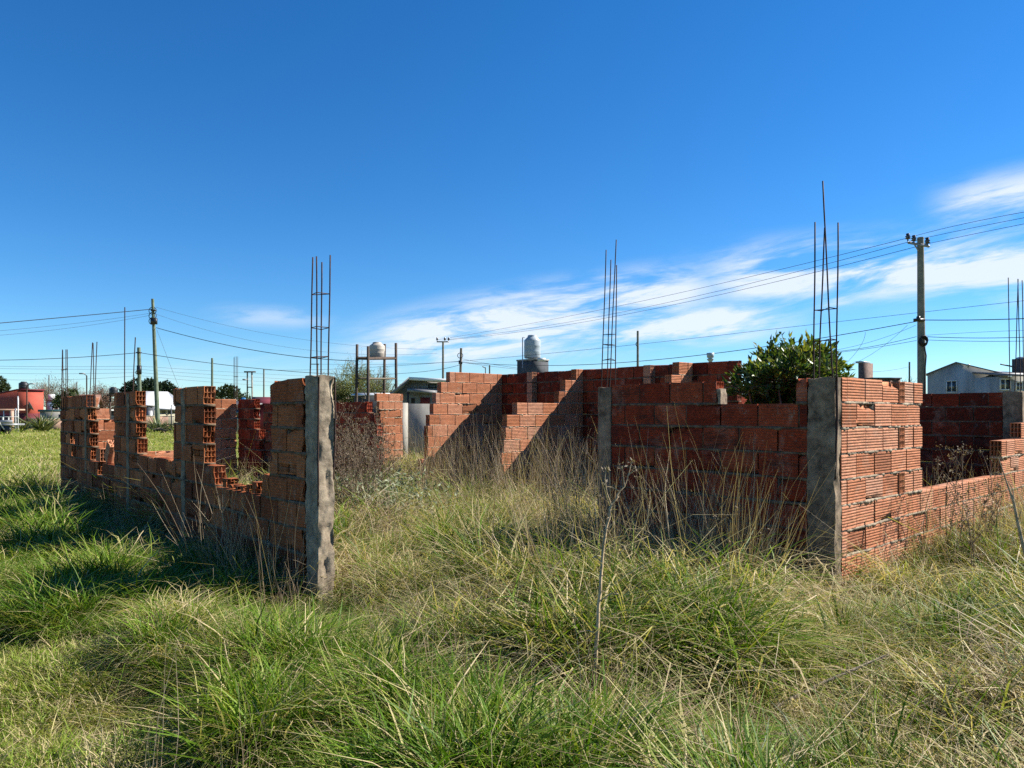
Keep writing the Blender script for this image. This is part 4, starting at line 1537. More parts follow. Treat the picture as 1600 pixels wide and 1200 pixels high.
# tank on a block tower
f = Frame(834, 46, 40)
bt_ = thing('tank_house', 'flat roofed house whose block tower carries the tall tank', 'house', f.o)
x1_, y1_ = f.wx(857), f.wy(808)
zb_, zt_ = f.z(592), f.z(560)
one('tower', 'dark_wall', bt_, lambda b: f.box(b, 0, x1_, 0, y1_, zb_, zt_ - .1))
one('tower_cap', 'grey', bt_, lambda b: f.box(b, -.04, x1_ + .04, -.04, y1_ + .04, zt_ - .097, zt_))
one('wall', 'grey', bt_, lambda b: f.box(b, -1.0, x1_ + 2.5, -.6, y1_ + 3, -.1, zb_ - .003))
one('pipe', 'steel', bt_, lambda b: b.tube([at(816.5, 575, 46.3), at(816.5, 527.5, 46.3), at(820, 527, 46.3)], 0.035, 6))
one('valve_box', 'white', bt_, lambda b: b.box(at(846, 562, 45.8), (0.5, 0.3, 0.2)))
tk = tank(at(831.8, 560, 47) + np.array([0, 0, .01]), 0.535, 1.50, 'tank_blue')
tag(tk, 'tall pale blue water tank on the block tower', 'water tank')

# roof vent cowl
cv = thing('vent_cowl', 'pale metal vent cowl showing over the brick wall left of the bush', 'vent', at(1110, 575, 30) * np.array([1, 1, 0]))
p = at(1110, 566, 30)
one('pipe', 'steel', cv, lambda b: b.tube([p * np.array([1, 1, 0]), p], 0.06, 8))
one('cowl', 'tank_blue', cv, lambda b: b.lathe(p, [(0.05, 0), (0.13, 0.1), (0.15, 0.13), (0.08, 0.16), (0.14, 0.20), (0.16, 0.38), (0, 0.40)], 14))

# chimney house right of the bush
f = Frame(1349, 34, 30)
ch = thing('brick_tower_house', 'brown roofed house with a brick tank tower right of the bush', 'house', f.o)
x1_, y1_ = f.wx(1364), f.wy(1341)
z2_ = f.z(567)
one('tower', 'old_brick', ch, lambda b: f.box(b, 0, x1_, 0, y1_, 0, z2_))
one('tower_cap', 'tank_blue', ch, lambda b: f.box(b, -.06, x1_ - .1, .08, y1_ + .1, z2_ + .003, f.z(564)))
g_ = Frame(1316, 35, 10)
wq = g_.wx(1372)
one('roof', 'wood_grey', ch, lambda b: (g_.poly(b, [(0, 0, g_.z(590)), (wq, 0, g_.z(592)), (wq * .75, 2.5, g_.z(584)), (0.2, 2.5, g_.z(571))], .1),))
one('wall', 'old_brick', ch, lambda b: g_.box(b, 0.1, wq - .1, .1, 2.4, -.1, g_.z(593)))
f = Frame(1362, 30, 0)
lb = thing('low_brick_shed', 'low brick shed with a dark roof line over the sunlit wall', 'shed', f.o)
one('wall', 'old_brick', lb, lambda b: f.box(b, 0, f.wx(1407), 0, 2, -.1, f.z(592)))
one('roof', 'dark_wall', lb, lambda b: f.box(b, -.05, f.wx(1407.5), -.1, 2.1, f.z(592) + .003, f.z(590)))

# pale house at the right
f = Frame(1449, 42, -38)
ph = thing('pale_house', 'pale stained gabled house behind the dark red wall at the right', 'house', f.o)
xp, xr = f.wx(1494), f.wx(1561)
zp, zl, zr = f.z(567, xp), f.z(585.5), f.z(583, xr)
b = MB()
A = [(0, zl), (xp, zp), (xr, zr), (xr, 0), (0, 0)]
V_ = [f.P(x, y, z) for y in (0, 9) for x, z in A]
b.add(np.array(V_), [np.array([[0, 1, 2, 3], [5, 8, 7, 6]]), np.array([[0, 3, 4], [5, 9, 8]]), np.array([[0, 4, 9, 5], [3, 2, 7, 8], [0, 5, 6, 1], [1, 6, 7, 2]])])
b.build('wall', M['pale_render'], ph)
one('roof', 'sheet', ph, lambda b: (f.poly(b, [(-.15, -.12, zl + .02), (xp, -.12, zp + .06), (xp, 9.2, zp + .06), (-.15, 9.2, zl + .02)], .05),
                                    f.poly(b, [(xp + .002, -.12, zp + .06), (xr + .15, -.12, zr + .02), (xr + .15, 9.2, zr + .02), (xp + .002, 9.2, zp + .06)], .05)))
window(f, ph, ('x', 0.0), f.wx(1480), f.wx(1494), f.z(612, f.wx(1487)), f.z(596, f.wx(1487)), 'white', 1)
wd = window(f, ph, ('x', 0.0), f.wx(1533), f.wx(1545), f.z(612, f.wx(1540)), f.z(593, f.wx(1540)), 'white', 0)
one('shutter', 'maroon', ph, lambda b: f.box(b, f.wx(1529.5), f.wx(1532), -.04, .01, f.z(612, f.wx(1530)), f.z(592, f.wx(1530))))
g_ = Frame(1562, 38.5, 0)
w = g_.wx(1625)
one('side_wing', 'pale_render', ph, lambda b: g_.box(b, 0, w, 0, 5, -.1, g_.z(588)))
one('wing_roof', 'sheet', ph, lambda b: g_.poly(b, [(-.1, -.5, g_.z(586)), (w, -.5, g_.z(586)), (w, 4, g_.z(572)), (-.1, 4, g_.z(572))], .08))
window(g_, ph, ('x', 0.0), g_.wx(1563.5), g_.wx(1577), g_.z(608), g_.z(593), 'white', 1)
window(g_, ph, ('x', 0.0), g_.wx(1588), g_.wx(1602), g_.z(609), g_.z(598), 'white', 2)
one('roof_vent', 'steel', ph, lambda b: b.lathe(at(1513, 575.5, 40), [(0.04, 0), (0.04, 0.12), (0.1, 0.14), (0.1, 0.2), (0, 0.24)], 10))
f = Frame(1609, 40, 48)
bb = thing('brick_tank_tower', 'dark brick block tower at the right edge above the pale house', 'tower', f.o)
yw = f.wy(1581)
one('wall', 'old_brick', bb, lambda b: f.box(b, 0, 1.0, 0, yw, 0, f.z(560)))
one('cap', 'tank_blue', bb, lambda b: b.lathe(f.P(.4, yw - .4, f.z(560) + .003), [(0.30, 0), (0.30, 0.04), (0.18, .12), (0, .14)], 18))
one('beam', 'dark_wall', bb, lambda b: b.tube([at(1563, 569, 40.5), at(1583, 573, 40.5)], .04, 4))

# ------------------------------------------------------------------ poles and wires
def crossarm(b, p, n, span, ang=0.0, mat=None):
    c, s = math.cos(ang), math.sin(ang)
    b.box(p, (span, 0.10, 0.10), rotz(ang))
    return [p + np.array([c * q, s * q, 0.05]) for q in np.linspace(-span / 2 + 0.06, span / 2 - 0.06, n)]


def insulator(parent, p, s=1.0, mat='porcelain'):
    b = MB()
    b.lathe(p, [(0.02 * s, 0), (0.02 * s, 0.06 * s), (0.09 * s, 0.08 * s), (0.05 * s, 0.12 * s), (0.085 * s, 0.15 * s), (0.045 * s, 0.19 * s), (0.06 * s, 0.24 * s), (0, 0.26 * s)], 12)
    return b.build('insulator', M[mat], parent, True)


def pole(name, label, px, ytop, Z, r0, r1, mat, pxb=None, cat='utility pole', group=None):
    b0 = at(pxb if pxb is not None else px, 645, Z)
    b0[2] = 0
    t = thing(name, label, cat, b0, group)
    tp = at(px, ytop, Z)
    one('shaft', mat, t, lambda b: b.tube([b0 - np.array([0, 0, .1]), (b0 + tp) / 2, tp], [r0, (r0 + r1) / 2, r1], 12), True)
    return t, tp


def coil(t, c, r, tr=0.03, n=2, tilt=0.3):
    for k in range(n):
        b = MB()
        an = np.linspace(0, 2 * math.pi, 22)
        b.tube(np.stack([c[0] + r * np.cos(an) * (1 - .1 * k), np.full(22, c[1] - .22 - .05 * k) + tilt * .1 * np.sin(an), c[2] + r * np.sin(an) + .04 * k], 1), tr, 5, caps=False)
        b.build('cable_coil', M['cable'], t, True)


mp, tp = pole('concrete_utility_pole', 'tall concrete utility pole with crossarm right of the bush', 1438.3, 371, 30.5, 0.185, 0.125, 'pole_conc', 1441)
# the arm runs away from us to the left, so it looks short and tilted
dirn = np.array([-0.80, 0.60, 0.0])
a0, a1 = at(1419, 379, 31.0), at(1452, 385, 30.0)
one('crossarm', 'steel', mp, lambda b: b.tube([a0, (a0 + a1) / 2, a1], 0.055, 4))
one('arm_brace', 'steel', mp, lambda b: b.tube([at(1428, 381, 30.6), at(1435, 392, 30.4)], 0.03, 4))
for (px, py, zz_) in ((1418.5, 377, 31.0), (1428, 380, 30.7), (1449, 384, 30.1)):
    insulator(mp, at(px, py, zz_), 1.35)
coil(mp, at(1437.5, 535, 30.5), 0.17, 0.035, 3)
one('clamp', 'black', mp, lambda b: (b.box(at(1436, 500, 30.35), (.42, .12, .12)), b.box(at(1435, 498, 30.35), (.1, .14, .2))))
one('down_cable', 'cable', mp, lambda b: b.tube([at(1444, 540, 30.3), at(1447, 556, 30.25), at(1445.5, 575, 30.25), at(1444.5, 640, 30.25)], 0.03, 5))

p2, tp2 = pole('green_utility_pole', 'tall slim greenish utility pole left of the front concrete column', 238.5, 467, 60, 0.20, 0.11, 'pole_green', 247)
for y_ in (486, 494, 502):
    coil(p2, at(240.5, y_, 60.2), 0.30, 0.03, 1)
one('clamp', 'black', p2, lambda b: (b.box(at(240.5, 502, 59.85), (.5, .2, .5)), b.box(at(240, 485, 59.85), (.4, .2, .12))))
p3, tp3 = pole('short_utility_pole', 'short utility pole left of the tall greenish one', 217, 543, 58, 0.15, 0.13, 'pole_green', 219)
one('clamp', 'black', p3, lambda b: (b.box(at(217.5, 578, 57.8), (.3, .2, .7)), b.box(at(217, 551, 57.8), (.35, .2, .1))))
coil(p3, at(217.5, 582, 58), 0.16, 0.03, 1)
pole('bare_utility_pole', 'plain slim pole just right of the middle brick pier', 331.5, 559.5, 40, 0.07, 0.055, 'pole_green')
p5, tp5 = pole('transformer_pole', 'double pole with a wide top arm behind the window gap', 386.5, 580, 75, 0.085, 0.07, 'pole_conc')
one('shaft', 'pole_conc', p5, lambda b: b.tube([at(395, 645, 75) * np.array([1, 1, 0]), at(393.5, 580, 75)], .085, 8))
one('crossarm', 'wood_dark', p5, lambda b: b.box(at(390.5, 581, 75), (1.15, .25, .13)))
one('tie', 'wood_dark', p5, lambda b: b.box(at(391, 605, 75), (.5, .2, .1)))
one('lamp', 'steel', p5, lambda b: (b.tube([at(388, 592, 74.8), at(385, 593, 74.6), at(381, 594, 74.5)], .03, 5), b.box(at(382, 593, 74.5), (.35, .2, .12))))
pole('bare_utility_pole', 'thin far pole left of the front concrete column', 412.3, 576.5, 62, 0.075, 0.06, 'pole_conc')
pl_, tpl_ = pole('crossarm_pole', 'small far pole with a crossarm behind the front column bars', 496.5, 568, 85, 0.09, 0.07, 'pole_conc')
one('crossarm', 'wood_dark', pl_, lambda b: b.box(at(492, 569, 85), (1.0, .1, .09)))
p7, tp7 = pole('crossarm_pole', 'utility pole with three insulators above the gabled house roof', 692.3, 533, 74, 0.14, 0.10, 'pole_conc')
one('crossarm', 'steel', p7, lambda b: b.box(at(692, 534, 73.8), (1.25, .12, .12)))
I7 = [at(683, 533, 73.8), at(695, 533, 73.8), at(701, 533, 73.8)]
for q in I7:
    insulator(p7, q, 1.5)
p8, tp8 = pole('leaning_utility_pole', 'dark leaning pole with a cable coil above the stepped brick wall', 720.5, 544, 44, 0.09, 0.07, 'wood_grey', 717)
coil(p8, at(719.5, 556, 44), 0.16, 0.02, 1)
one('clamp', 'black', p8, lambda b: b.box(at(719.5, 566, 43.8), (.22, .15, .22)))
p9, tp9 = pole('small_far_pole', 'short far pole right of the leaning pole', 765, 570.5, 80, 0.09, 0.08, 'wood_grey')
p9b, _ = pole('small_far_pole', 'shorter far pole with a little arm between the leaning pole and the block tower', 758.5, 574, 80, 0.06, 0.05, 'wood_grey')
one('arm', 'wood_grey', p9b, lambda b: b.tube([at(753.5, 572.5, 80), at(758.5, 575, 80)], .05, 4))
p10, tp10 = pole('slim_grey_pole', 'slim grey pole right of the middle column bars', 996.5, 517, 36, 0.075, 0.055, 'pole_conc')
one('hook', 'black', p10, lambda b: b.tube([at(996, 534, 35.9), at(993.5, 537, 35.9), at(994, 540, 35.9), at(996, 541, 35.9)], .02, 5))
pole('slim_dark_pole', 'short slim dark pole left of the tall concrete pole', 1421, 565.5, 45, 0.06, 0.05, 'pole_green')
# street lamps
for (px, yt, arm, Zp, lb) in ((42, 603, 50, 62, 'street lamp before the sunlit side of the red house'), (135.5, 587, 128, 60, 'street lamp behind the far pier of the broken wall')):
    L_, tL = pole('street_lamp', lb, px, yt, Zp, .06, .05, 'wood_dark', cat='street lamp')
    one('arm', 'wood_dark', L_, lambda b: b.tube([tL, at((px + arm) / 2, yt - 2.5, Zp), at(arm, yt - 3.5, Zp)], .03, 5))
    one('lamp_head', 'steel', L_, lambda b: b.box(at(arm, yt - 3.3, Zp), (.4, .14, .1)))
pole('bare_utility_pole', 'thin pole between the red house and the broken wall', 76.5, 586, 82, .055, .05, 'wood_grey')
pole('bare_utility_pole', 'thin short pole before the wide bare tree', 120, 597, 82, .06, .05, 'wood_grey')


def wire(name, label, P, r=0.012, n=28):
    """a hanging wire through three points (pixel, pixel, metres)"""
    A = np.array([at(*p) for p in P])
    if len(A) == 2:
        mid = (A[0] + A[1]) / 2
        mid[2] -= 0.012 * np.linalg.norm(A[1] - A[0])
        A = np.array([A[0], mid, A[1]])
    d = np.concatenate([[0], np.cumsum(np.linalg.norm(np.diff(A[:, :2], axis=0), axis=1))])
    d /= d[-1]
    t = np.linspace(0, 1, n)
    c = [np.polyval(np.polyfit(d, A[:, i], min(2, len(A) - 1)), t) for i in range(3)]
    b = MB()
    b.tube(np.stack(c, 1), r * .8, 5, caps=False)
    o = b.build(name, M['cable'], None, True)
    tag(o, label, 'power line', 'overhead wires')
    o['kind'] = 'thing'
    return o


w_ = wire
w_('power_line', 'uppermost wire from the far crossarm pole to the concrete pole', [(683, 531, 74), (1100, 449, 44), (1418, 372, 31)], .014)
w_('power_line', 'second wire from the far crossarm pole to the concrete pole', [(695, 531, 74), (1100, 460, 44), (1427, 376, 30.7)], .014)
w_('power_line', 'third wire from the far crossarm pole to the concrete pole', [(701, 531, 74), (1100, 466, 43), (1449, 381, 30.1)], .014)
w_('power_line', 'uppermost of three wires leaving the concrete pole to the right', [(1418, 372, 31), (1510, 349, 27), (1660, 321, 23)], .011)
w_('power_line', 'second of three wires leaving the concrete pole to the right', [(1427, 376, 30.7), (1510, 358, 27), (1660, 329, 23)], .011)
w_('power_line', 'third of three wires leaving the concrete pole to the right', [(1449, 381, 30.1), (1520, 366, 27), (1660, 338, 23)], .011)
w_('power_line', 'thick twisted cable from the concrete pole down past the bush to the left', [(1433, 502, 30.4), (1200, 541, 34), (860, 571, 44)], .020)
w_('power_line', 'far end of the twisted cable above the stepped walls', [(860, 571, 44), (790, 570, 44), (719.5, 566, 44)], .018)
w_('power_line', 'thick twisted cable leaving the concrete pole to the right', [(1445, 500, 30.3), (1510, 500, 29), (1660, 495, 26)], .022)
w_('power_line', 'long thin wire rising to the right behind the concrete pole', [(412, 578, 62), (900, 548, 42), (1200, 515, 38)], .012)
w_('power_line', 'long thin wire crossing behind the bars at the right corner', [(1200, 515, 38), (1430, 489, 34), (1660, 463, 30)], .012)
w_('power_line', 'upper of the wires at the coil of the concrete pole', [(1432, 526, 30.4), (1380, 538, 32), (1240, 551, 38)], .014)
w_('power_line', 'lower of the wires at the coil of the concrete pole', [(1432, 532, 30.4), (1380, 541, 32), (1240, 556, 38)], .012)
w_('power_line', 'wire from the coil of the concrete pole to the right edge', [(1445, 526, 30.3), (1510, 528, 29), (1660, 524, 26)], .016)
w_('power_line', 'lower wire from the coil of the concrete pole to the right edge', [(1445, 531, 30.3), (1510, 533, 29), (1660, 531, 26)], .012)
w_('power_line', 'faint wire above the coil wires at the right edge', [(1445, 524, 30.3), (1530, 519, 29), (1660, 515, 26)], .008)
w_('power_line', 'slack service wire from the twisted cable down to the chimney house', [(1431, 508, 30.6), (1380, 528, 32), (1300, 548, 34)], .009)
w_('power_line', 'thin drop wire slanting down beside the bush', [(1352, 519, 31), (1338, 550, 33), (1322, 568, 34)], .009)
w_('power_line', 'drop wire crossing behind the bush to the brick tank tower', [(1418, 508, 31), (1370, 548, 33), (1325, 572, 35)], .008)
w_('power_line', 'thick cable from the tall greenish pole to the left edge', [(238, 483, 60), (120, 494, 56), (-60, 510, 50)], .035)
w_('power_line', 'thin upper wire left of the tall greenish pole', [(238, 489, 60), (120, 505, 56), (-60, 521, 50)], .012)
w_('power_line', 'thin lower wire left of the tall greenish pole', [(238, 492, 60), (120, 511, 56), (-60, 528, 50)], .012)
w_('power_line', 'thin topmost wire right of the tall greenish pole', [(244, 480, 60), (400, 518, 66), (683, 546, 74)], .012)
w_('power_line', 'thin middle wire right of the tall greenish pole', [(244, 491, 60), (390, 532, 66), (683, 552, 74)], .012)
w_('power_line', 'thick cable sagging right from the tall greenish pole', [(244, 512, 60), (390, 546, 56), (556, 564, 50)], .030)
w_('power_line', 'cable from the short pole to the left edge', [(216, 551, 58), (110, 559, 56), (-60, 563, 52)], .028)
w_('power_line', 'long cable from the short pole behind the front column', [(218, 551, 58), (350, 570, 60), (560, 586, 64)], .028)
w_('power_line', 'long low wire passing behind the timber tower', [(560, 586, 64), (620, 584, 58), (719, 570, 44)], .018)
w_('power_line', 'wire through the timber tower to the leaning pole', [(496.5, 569, 85), (620, 569, 60), (718, 565, 44)], .014)
for k, (ya, yb, lb) in enumerate(((571, 574, 'first'), (575, 578, 'second'), (582, 578, 'third'), (591, 594, 'lowest'))):
    w_('power_line', lb + ' of the low thin wires left of the short pole', [(216, 572 + k * 5, 58), (110, ya + 2, 56), (-60, ya, 52)], .011)
    w_('power_line', lb + ' of the low thin wires right of the short pole', [(218, 572 + k * 5, 58), (390, 583 + k * 6, 75), (690, 598 + k * 5, 100)], .012)
w_('guy_wire', 'stay wire of the tall greenish pole', [(245, 515, 60), (262, 560, 60), (282, 612, 60)], .013)
w_('power_line', 'wire from the leaning pole to the far short pole', [(720, 565, 44), (742, 569, 60), (808, 577, 80)], .02)
w_('power_line', 'thin wire from the leaning pole down to the block tower', [(720, 560, 44), (755, 567, 46), (808, 575, 46)], .012)
w_('power_line', 'wire from the slim dark pole to the chimney house', [(1421, 573, 45), (1395, 578, 42), (1360, 581, 38)], .012)

# distant column bars
db = thing('distant_column_bars', 'thin far column bars standing over the dark tree', 'steel bars', at(368, 645, 45) * np.array([1, 1, 0]))
for (a, b_) in ((365.5, 365.5), (369, 369.5), (371, 371.5), (367, 367)):
    one('steel_bar', 'rust', db, lambda b: b.tube([at(a, 640, 45), at(b_, 554 + 3 * (a % 2), 45)], .014, 4))
one('stirrup', 'rust', db, lambda b: b.tube([at(365, 588.5, 45), at(372, 588.5, 45)], .014, 4))

# ------------------------------------------------------------------ plants and trees
def leaves(mb, P, D, L, W, rs, tint, fold=0.25, droop=0.0):
    """folded lance-shaped leaves at points P pointing along D"""
    n = len(P)
    D = D / (np.linalg.norm(D, axis=1, keepdims=True) + 1e-9)
    r = rs.normal(size=(n, 3))
    S = np.cross(D, r)
    S /= (np.linalg.norm(S, axis=1, keepdims=True) + 1e-9)
    N = np.cross(S, D)
    l = (L * (0.65 + 0.7 * rs.random(n)))[:, None]
    w = (W * (0.7 + 0.6 * rs.random(n)))[:, None]
    a = P
    b = P + D * l * 0.45 + S * w * 0.5 + N * w * fold
    c = P + D * l - N * l * droop
    d = P + D * l * 0.45 - S * w * 0.5 + N * w * fold
    m = P + D * l * 0.5
    V = np.stack([a, b, c, d, m], 1).reshape(-1, 3)
    i = np.arange(n)[:, None] * 5
    f1 = np.concatenate([i, i + 1, i + 4], 1)
    f2 = np.concatenate([i + 1, i + 2, i + 4], 1)
    f3 = np.concatenate([i + 2, i + 3, i + 4], 1)
    f4 = np.concatenate([i + 3, i, i + 4], 1)
    t = np.clip(rs.normal(tint[0], tint[1], n), 0, 1)
    mb.add(V, np.concatenate([f1, f2, f3, f4]), np.repeat(t, 5))


M['laurel'] = leaf_mat('glossy bush leaves', [(0.0, (0.014, 0.034, 0.008)), (0.4, (0.035, 0.075, 0.014)), (0.7, (0.10, 0.145, 0.022)), (1.0, (0.22, 0.22, 0.05))], 0.30, 0.38, 0.4)
M['conifer'] = leaf_mat('dark conifer foliage', [(0.0, (0.007, 0.017, 0.008)), (0.6, (0.019, 0.037, 0.016)), (1.0, (0.043, 0.065, 0.025))], 0.15, 0.7, 0.2)
M['olive'] = leaf_mat('olive green tree foliage', [(0.0, (0.016, 0.027, 0.009)), (0.6, (0.040, 0.058, 0.016)), (1.0, (0.086, 0.101, 0.036))], 0.2, 0.6, 0.2)
M['catkin'] = leaf_mat('yellow green spring buds', [(0.0, (0.094, 0.108, 0.036)), (0.6, (0.173, 0.180, 0.058)), (1.0, (0.259, 0.259, 0.101))], 0.3, 0.7, 0.2)
M['spiky'] = leaf_mat('sword leaves', [(0.0, (0.025, 0.047, 0.014)), (0.5, (0.072, 0.101, 0.029)), (1.0, (0.216, 0.223, 0.094))], 0.2, 0.4, 0.4)
M['deadleaf'] = leaf_mat('dead seed heads', [(0.0, (0.050, 0.036, 0.025)), (0.5, (0.144, 0.108, 0.072)), (1.0, (0.302, 0.252, 0.187))], 0.15, 0.8, 0.1)
M['greyweed'] = leaf_mat('grey green weed leaves', [(0.0, (0.072, 0.108, 0.043)), (0.5, (0.173, 0.209, 0.108)), (1.0, (0.331, 0.346, 0.245))], 0.25, 0.6, 0.3)


def branchy(rs, base, height, spread, levels, nsub, r0, up=0.6, rag=0.25, tips=None, mb=None, n0=6, first=0.3):
    """a recursive branch structure; returns the tip points and directions"""
    tips = [] if tips is None else tips

    def grow(p, d, L, r, lv):
        k = 5
        pts_ = [p]
        q, dd = p.copy(), d.copy()
        for i in range(k):
            dd = dd + rs.normal(0, rag * 0.5, 3) + np.array([0, 0, 0.05 * up])
            dd /= np.linalg.norm(dd)
            q = q + dd * L / k
            pts_.append(q.copy())
        rr_ = np.linspace(r, r * 0.55, k + 1)
        mb.tube(np.array(pts_), rr_, 6 if lv == 0 else (4 if lv < levels - 1 else 3), caps=False)
        if lv >= levels - 1:
            tips.append((pts_[-1], dd))
            tips.append((pts_[-3], dd))
            return
        for j in range(nsub[lv]):
            t = first + (1 - first) * (j + rs.random()) / nsub[lv]
            i = min(k - 1, int(t * k))
            pp = pts_[i] + (pts_[i + 1] - pts_[i]) * (t * k - i)
            az_ = rs.random() * 6.283
            side = np.array([math.cos(az_), math.sin(az_), 0.25 * up])
            nd_ = dd * (0.55 + 0.2 * up) + side * spread
            nd_ /= np.linalg.norm(nd_)
            grow(pp, nd_, L * (0.50 + 0.22 * rs.random()), rr_[i] * 0.55, lv + 1)
    grow(np.array(base, dtype=float), np.array([rs.normal(0, .05), rs.normal(0, .05), 1.0]), height, r0, 0)
    return tips


# ---- the evergreen bush in the room behind the shaded wall
rs = np.random.default_rng(101)
bc = np.array([2.92, 7.45, 0.0])
bu = thing('evergreen_bush', 'dense glossy dark green bush rising behind the shaded front wall', 'bush', bc)
sm, lm = MB(), MB()
lob = []
for (px, py, dy, r) in ((1180, 592, 0.0, .21), (1170, 612, -.2, .22), (1205, 572, .2, .26), (1215, 600, -.3, .30), (1240, 560, .1, .22), (1245, 590, -.35, .32), (1270, 560, .0, .22),
                        (1280, 590, -.2, .28), (1300, 575, .1, .17), (1302, 600, 0, .2), (1230, 620, -.1, .36), (1265, 615, .2, .33), (1200, 630, 0, .34), (1245, 650, 0, .42),
                        (1240, 690, 0, .40), (1190, 655, .1, .28), (1290, 645, .1, .28), (1250, 575, .4, .3)):
    lob.append((at(px, py, 7.45 + dy), r))
for (c, r) in lob:
    sm.tube(np.array([bc, (bc + c) / 2 + rs.normal(0, .06, 3), c]), [.03, .02, .008], 6, caps=False)
    ns = int(34 * (r / .25) ** 2)
    for _ in range(ns):
        d = rs.normal(size=3)
        d /= np.linalg.norm(d)
        if d[2] < -0.4:
            d[2] *= -0.5
        tip = c + d * r * (0.75 + 0.45 * rs.random())
        st = c + d * r * 0.25
        sm.tube(np.array([st, (st + tip) / 2 + rs.normal(0, .01, 3), tip]), [.004, .003, .002], 3, caps=False)
        m_ = rs.integers(9, 15)
        t = rs.random(m_)[:, None] * 0.75 + 0.3
        P = st + (tip - st) * t
        D = d[None, :] * 0.9 + rs.normal(0, .55, (m_, 3)) + np.array([0, 0, 0.35])
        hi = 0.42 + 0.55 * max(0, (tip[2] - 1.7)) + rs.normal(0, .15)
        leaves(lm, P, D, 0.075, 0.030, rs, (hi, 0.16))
for (px, py) in ((1221, 522), (1184, 545), (1213, 540), (1272, 532), (1258, 537), (1238, 533), (1290, 545), (1311, 552), (1197, 553), (1316, 590), (1302, 545)):
    tip = at(px, py, 7.45 + rs.normal(0, .1))
    st = tip + np.array([rs.normal(0, .05), rs.normal(0, .05), -0.26])
    sm.tube(np.array([st, tip]), [.005, .0025], 4, caps=False)
    t = np.linspace(0.1, 1.0, 13)[:, None]
    P = st + (tip - st) * t
    leaves(lm, P, rs.normal(0, .6, (13, 3)) + np.array([0, 0, .7]), 0.075, 0.030, rs, (0.5, 0.2))
sm.build('stem', M['bark'], bu)
lm.build('foliage', M['laurel'], bu)

# ---- dead weeds, stems with little seed heads
def dead_weed(label, p, h, seed, group, n=3, branch=6, heads=True, lean=0.12):
    r_ = np.random.default_rng(seed)
    t = thing('dead_weed', label, 'weed', p, group)
    a, b = MB(), MB()
    for k in range(n):
        top = np.array([r_.normal(0, lean) * h, r_.normal(0, lean) * h, h * (0.75 + 0.3 * r_.random())])
        bs_ = p + np.array([r_.normal(0, .04), r_.normal(0, .04), -0.02])
        tt = np.linspace(0, 1, 8)[:, None]
        bow = np.array([r_.normal(0, .06), r_.normal(0, .06), 0]) * h
        st = bs_ + top * tt + bow * np.sin(tt * math.pi)
        a.tube(st, np.linspace(.0042, .0018, 8), 5, caps=False, tint=.5)
        for j in range(branch):
            i = r_.integers(2, 7)
            az_ = r_.random() * 6.283
            L_ = h * (.08 + .16 * r_.random())
            d = np.array([math.cos(az_) * .6, math.sin(az_) * .6, .8])
            q = st[i]
            e = q + d * L_ + np.array([0, 0, .02])
            a.tube(np.array([q, (q + e) / 2 + r_.normal(0, .008, 3), e]), [.0022, .0016, .001], 4, caps=False)
            if heads:
                m_ = r_.integers(5, 11)
                P = e + r_.normal(0, .012, (m_, 3))
                leaves(b, P, r_.normal(size=(m_, 3)), .020, .013, r_, (.5, .25))
                m2 = 3
                P = q + (e - q) * r_.random((m2, 1))
                leaves(b, P, r_.normal(size=(m2, 3)), .03, .008, r_, (.4, .2))
        if heads:
            m_ = 12
            P = st[-1] + r_.normal(0, .018, (m_, 3))
            leaves(b, P, r_.normal(size=(m_, 3)), .022, .014, r_, (.5, .25))
    a.build('stem', M['deadstem'], t)
    if b.v:
        b.build('seed_heads_and_shreds', M['deadleaf'], t)  # seed heads with a few small dry leaves, one mesh
    return t


def ground_at(px, Z):
    p = at(px, HOR, Z)
    p[2] = gz(p[0], p[1])
    return p


g1 = 'dead weeds behind the left front column'
k = 0
for (px, Z, h) in ((530, 9.2, 1.45), (540, 9.8, 1.5), (552, 9.4, 1.6), (563, 10.2, 1.5), (572, 9.7, 1.45), (583, 10.6, 1.3), (536, 10.4, 1.5), (548, 8.9, 1.3), (566, 8.8, 1.25), (578, 9.2, 1.1), (526, 8.6, 1.35), (590, 9.9, 1.1)):
    dead_weed('tall brown dead weed in the thicket right of the left concrete column', ground_at(px, Z), h, 200 + k, g1, 4, 13)
    k += 1
g2 = 'dead weeds before the short sunlit wall'
for (px, Z, h) in ((606, 10.2, 1.25), (622, 10.4, .95), (640, 10.6, .9), (652, 10.9, .85), (612, 11.0, 1.1)):
    dead_weed('thin dead weed before the grey plaster wall and the short brick wall', ground_at(px, Z), h, 230 + k, g2, 3, 8)
    k += 1
g3 = 'dead weeds in the shaded corner of the rear rooms'
for (px, Z, h) in ((720, 10.0, 1.1), (735, 9.6, 1.15), (748, 10.3, 1.1), (762, 9.8, 1.0), (842, 9.3, 1.1), (868, 8.8, 1.2), (884, 9.2, 1.25), (900, 8.4, 1.2), (915, 8.8, 1.25), (858, 9.9, 1.1)):
    dead_weed('grey dead weed before the shadows of the stepped brick walls', ground_at(px, Z), h, 260 + k, g3, 4, 5, heads=False, lean=.2)
    k += 1
g4 = 'dead weeds at the sunlit low wall'
for (px, Z, h) in ((1462, 6.3, 1.15), (1497, 6.2, 1.2), (1512, 6.5, 1.2), (1527, 6.1, 1.1), (1553, 6.3, 1.0), (1506, 5.6, 1.05)):
    dead_weed('dark dead weed standing before the low part of the sunlit wall', ground_at(px, Z), h, 300 + k, g4, 2, 7)
    k += 1
g5 = 'dead weeds before the shaded front wall'
for (px, Z, h) in ((985, 5.6, 1.0), (1095, 5.2, .85), (1180, 5.1, .75)):
    dead_weed('pale dead seed stalk before the shaded front wall', ground_at(px, Z), h, 340 + k, g5, 2, 6)
    k += 1

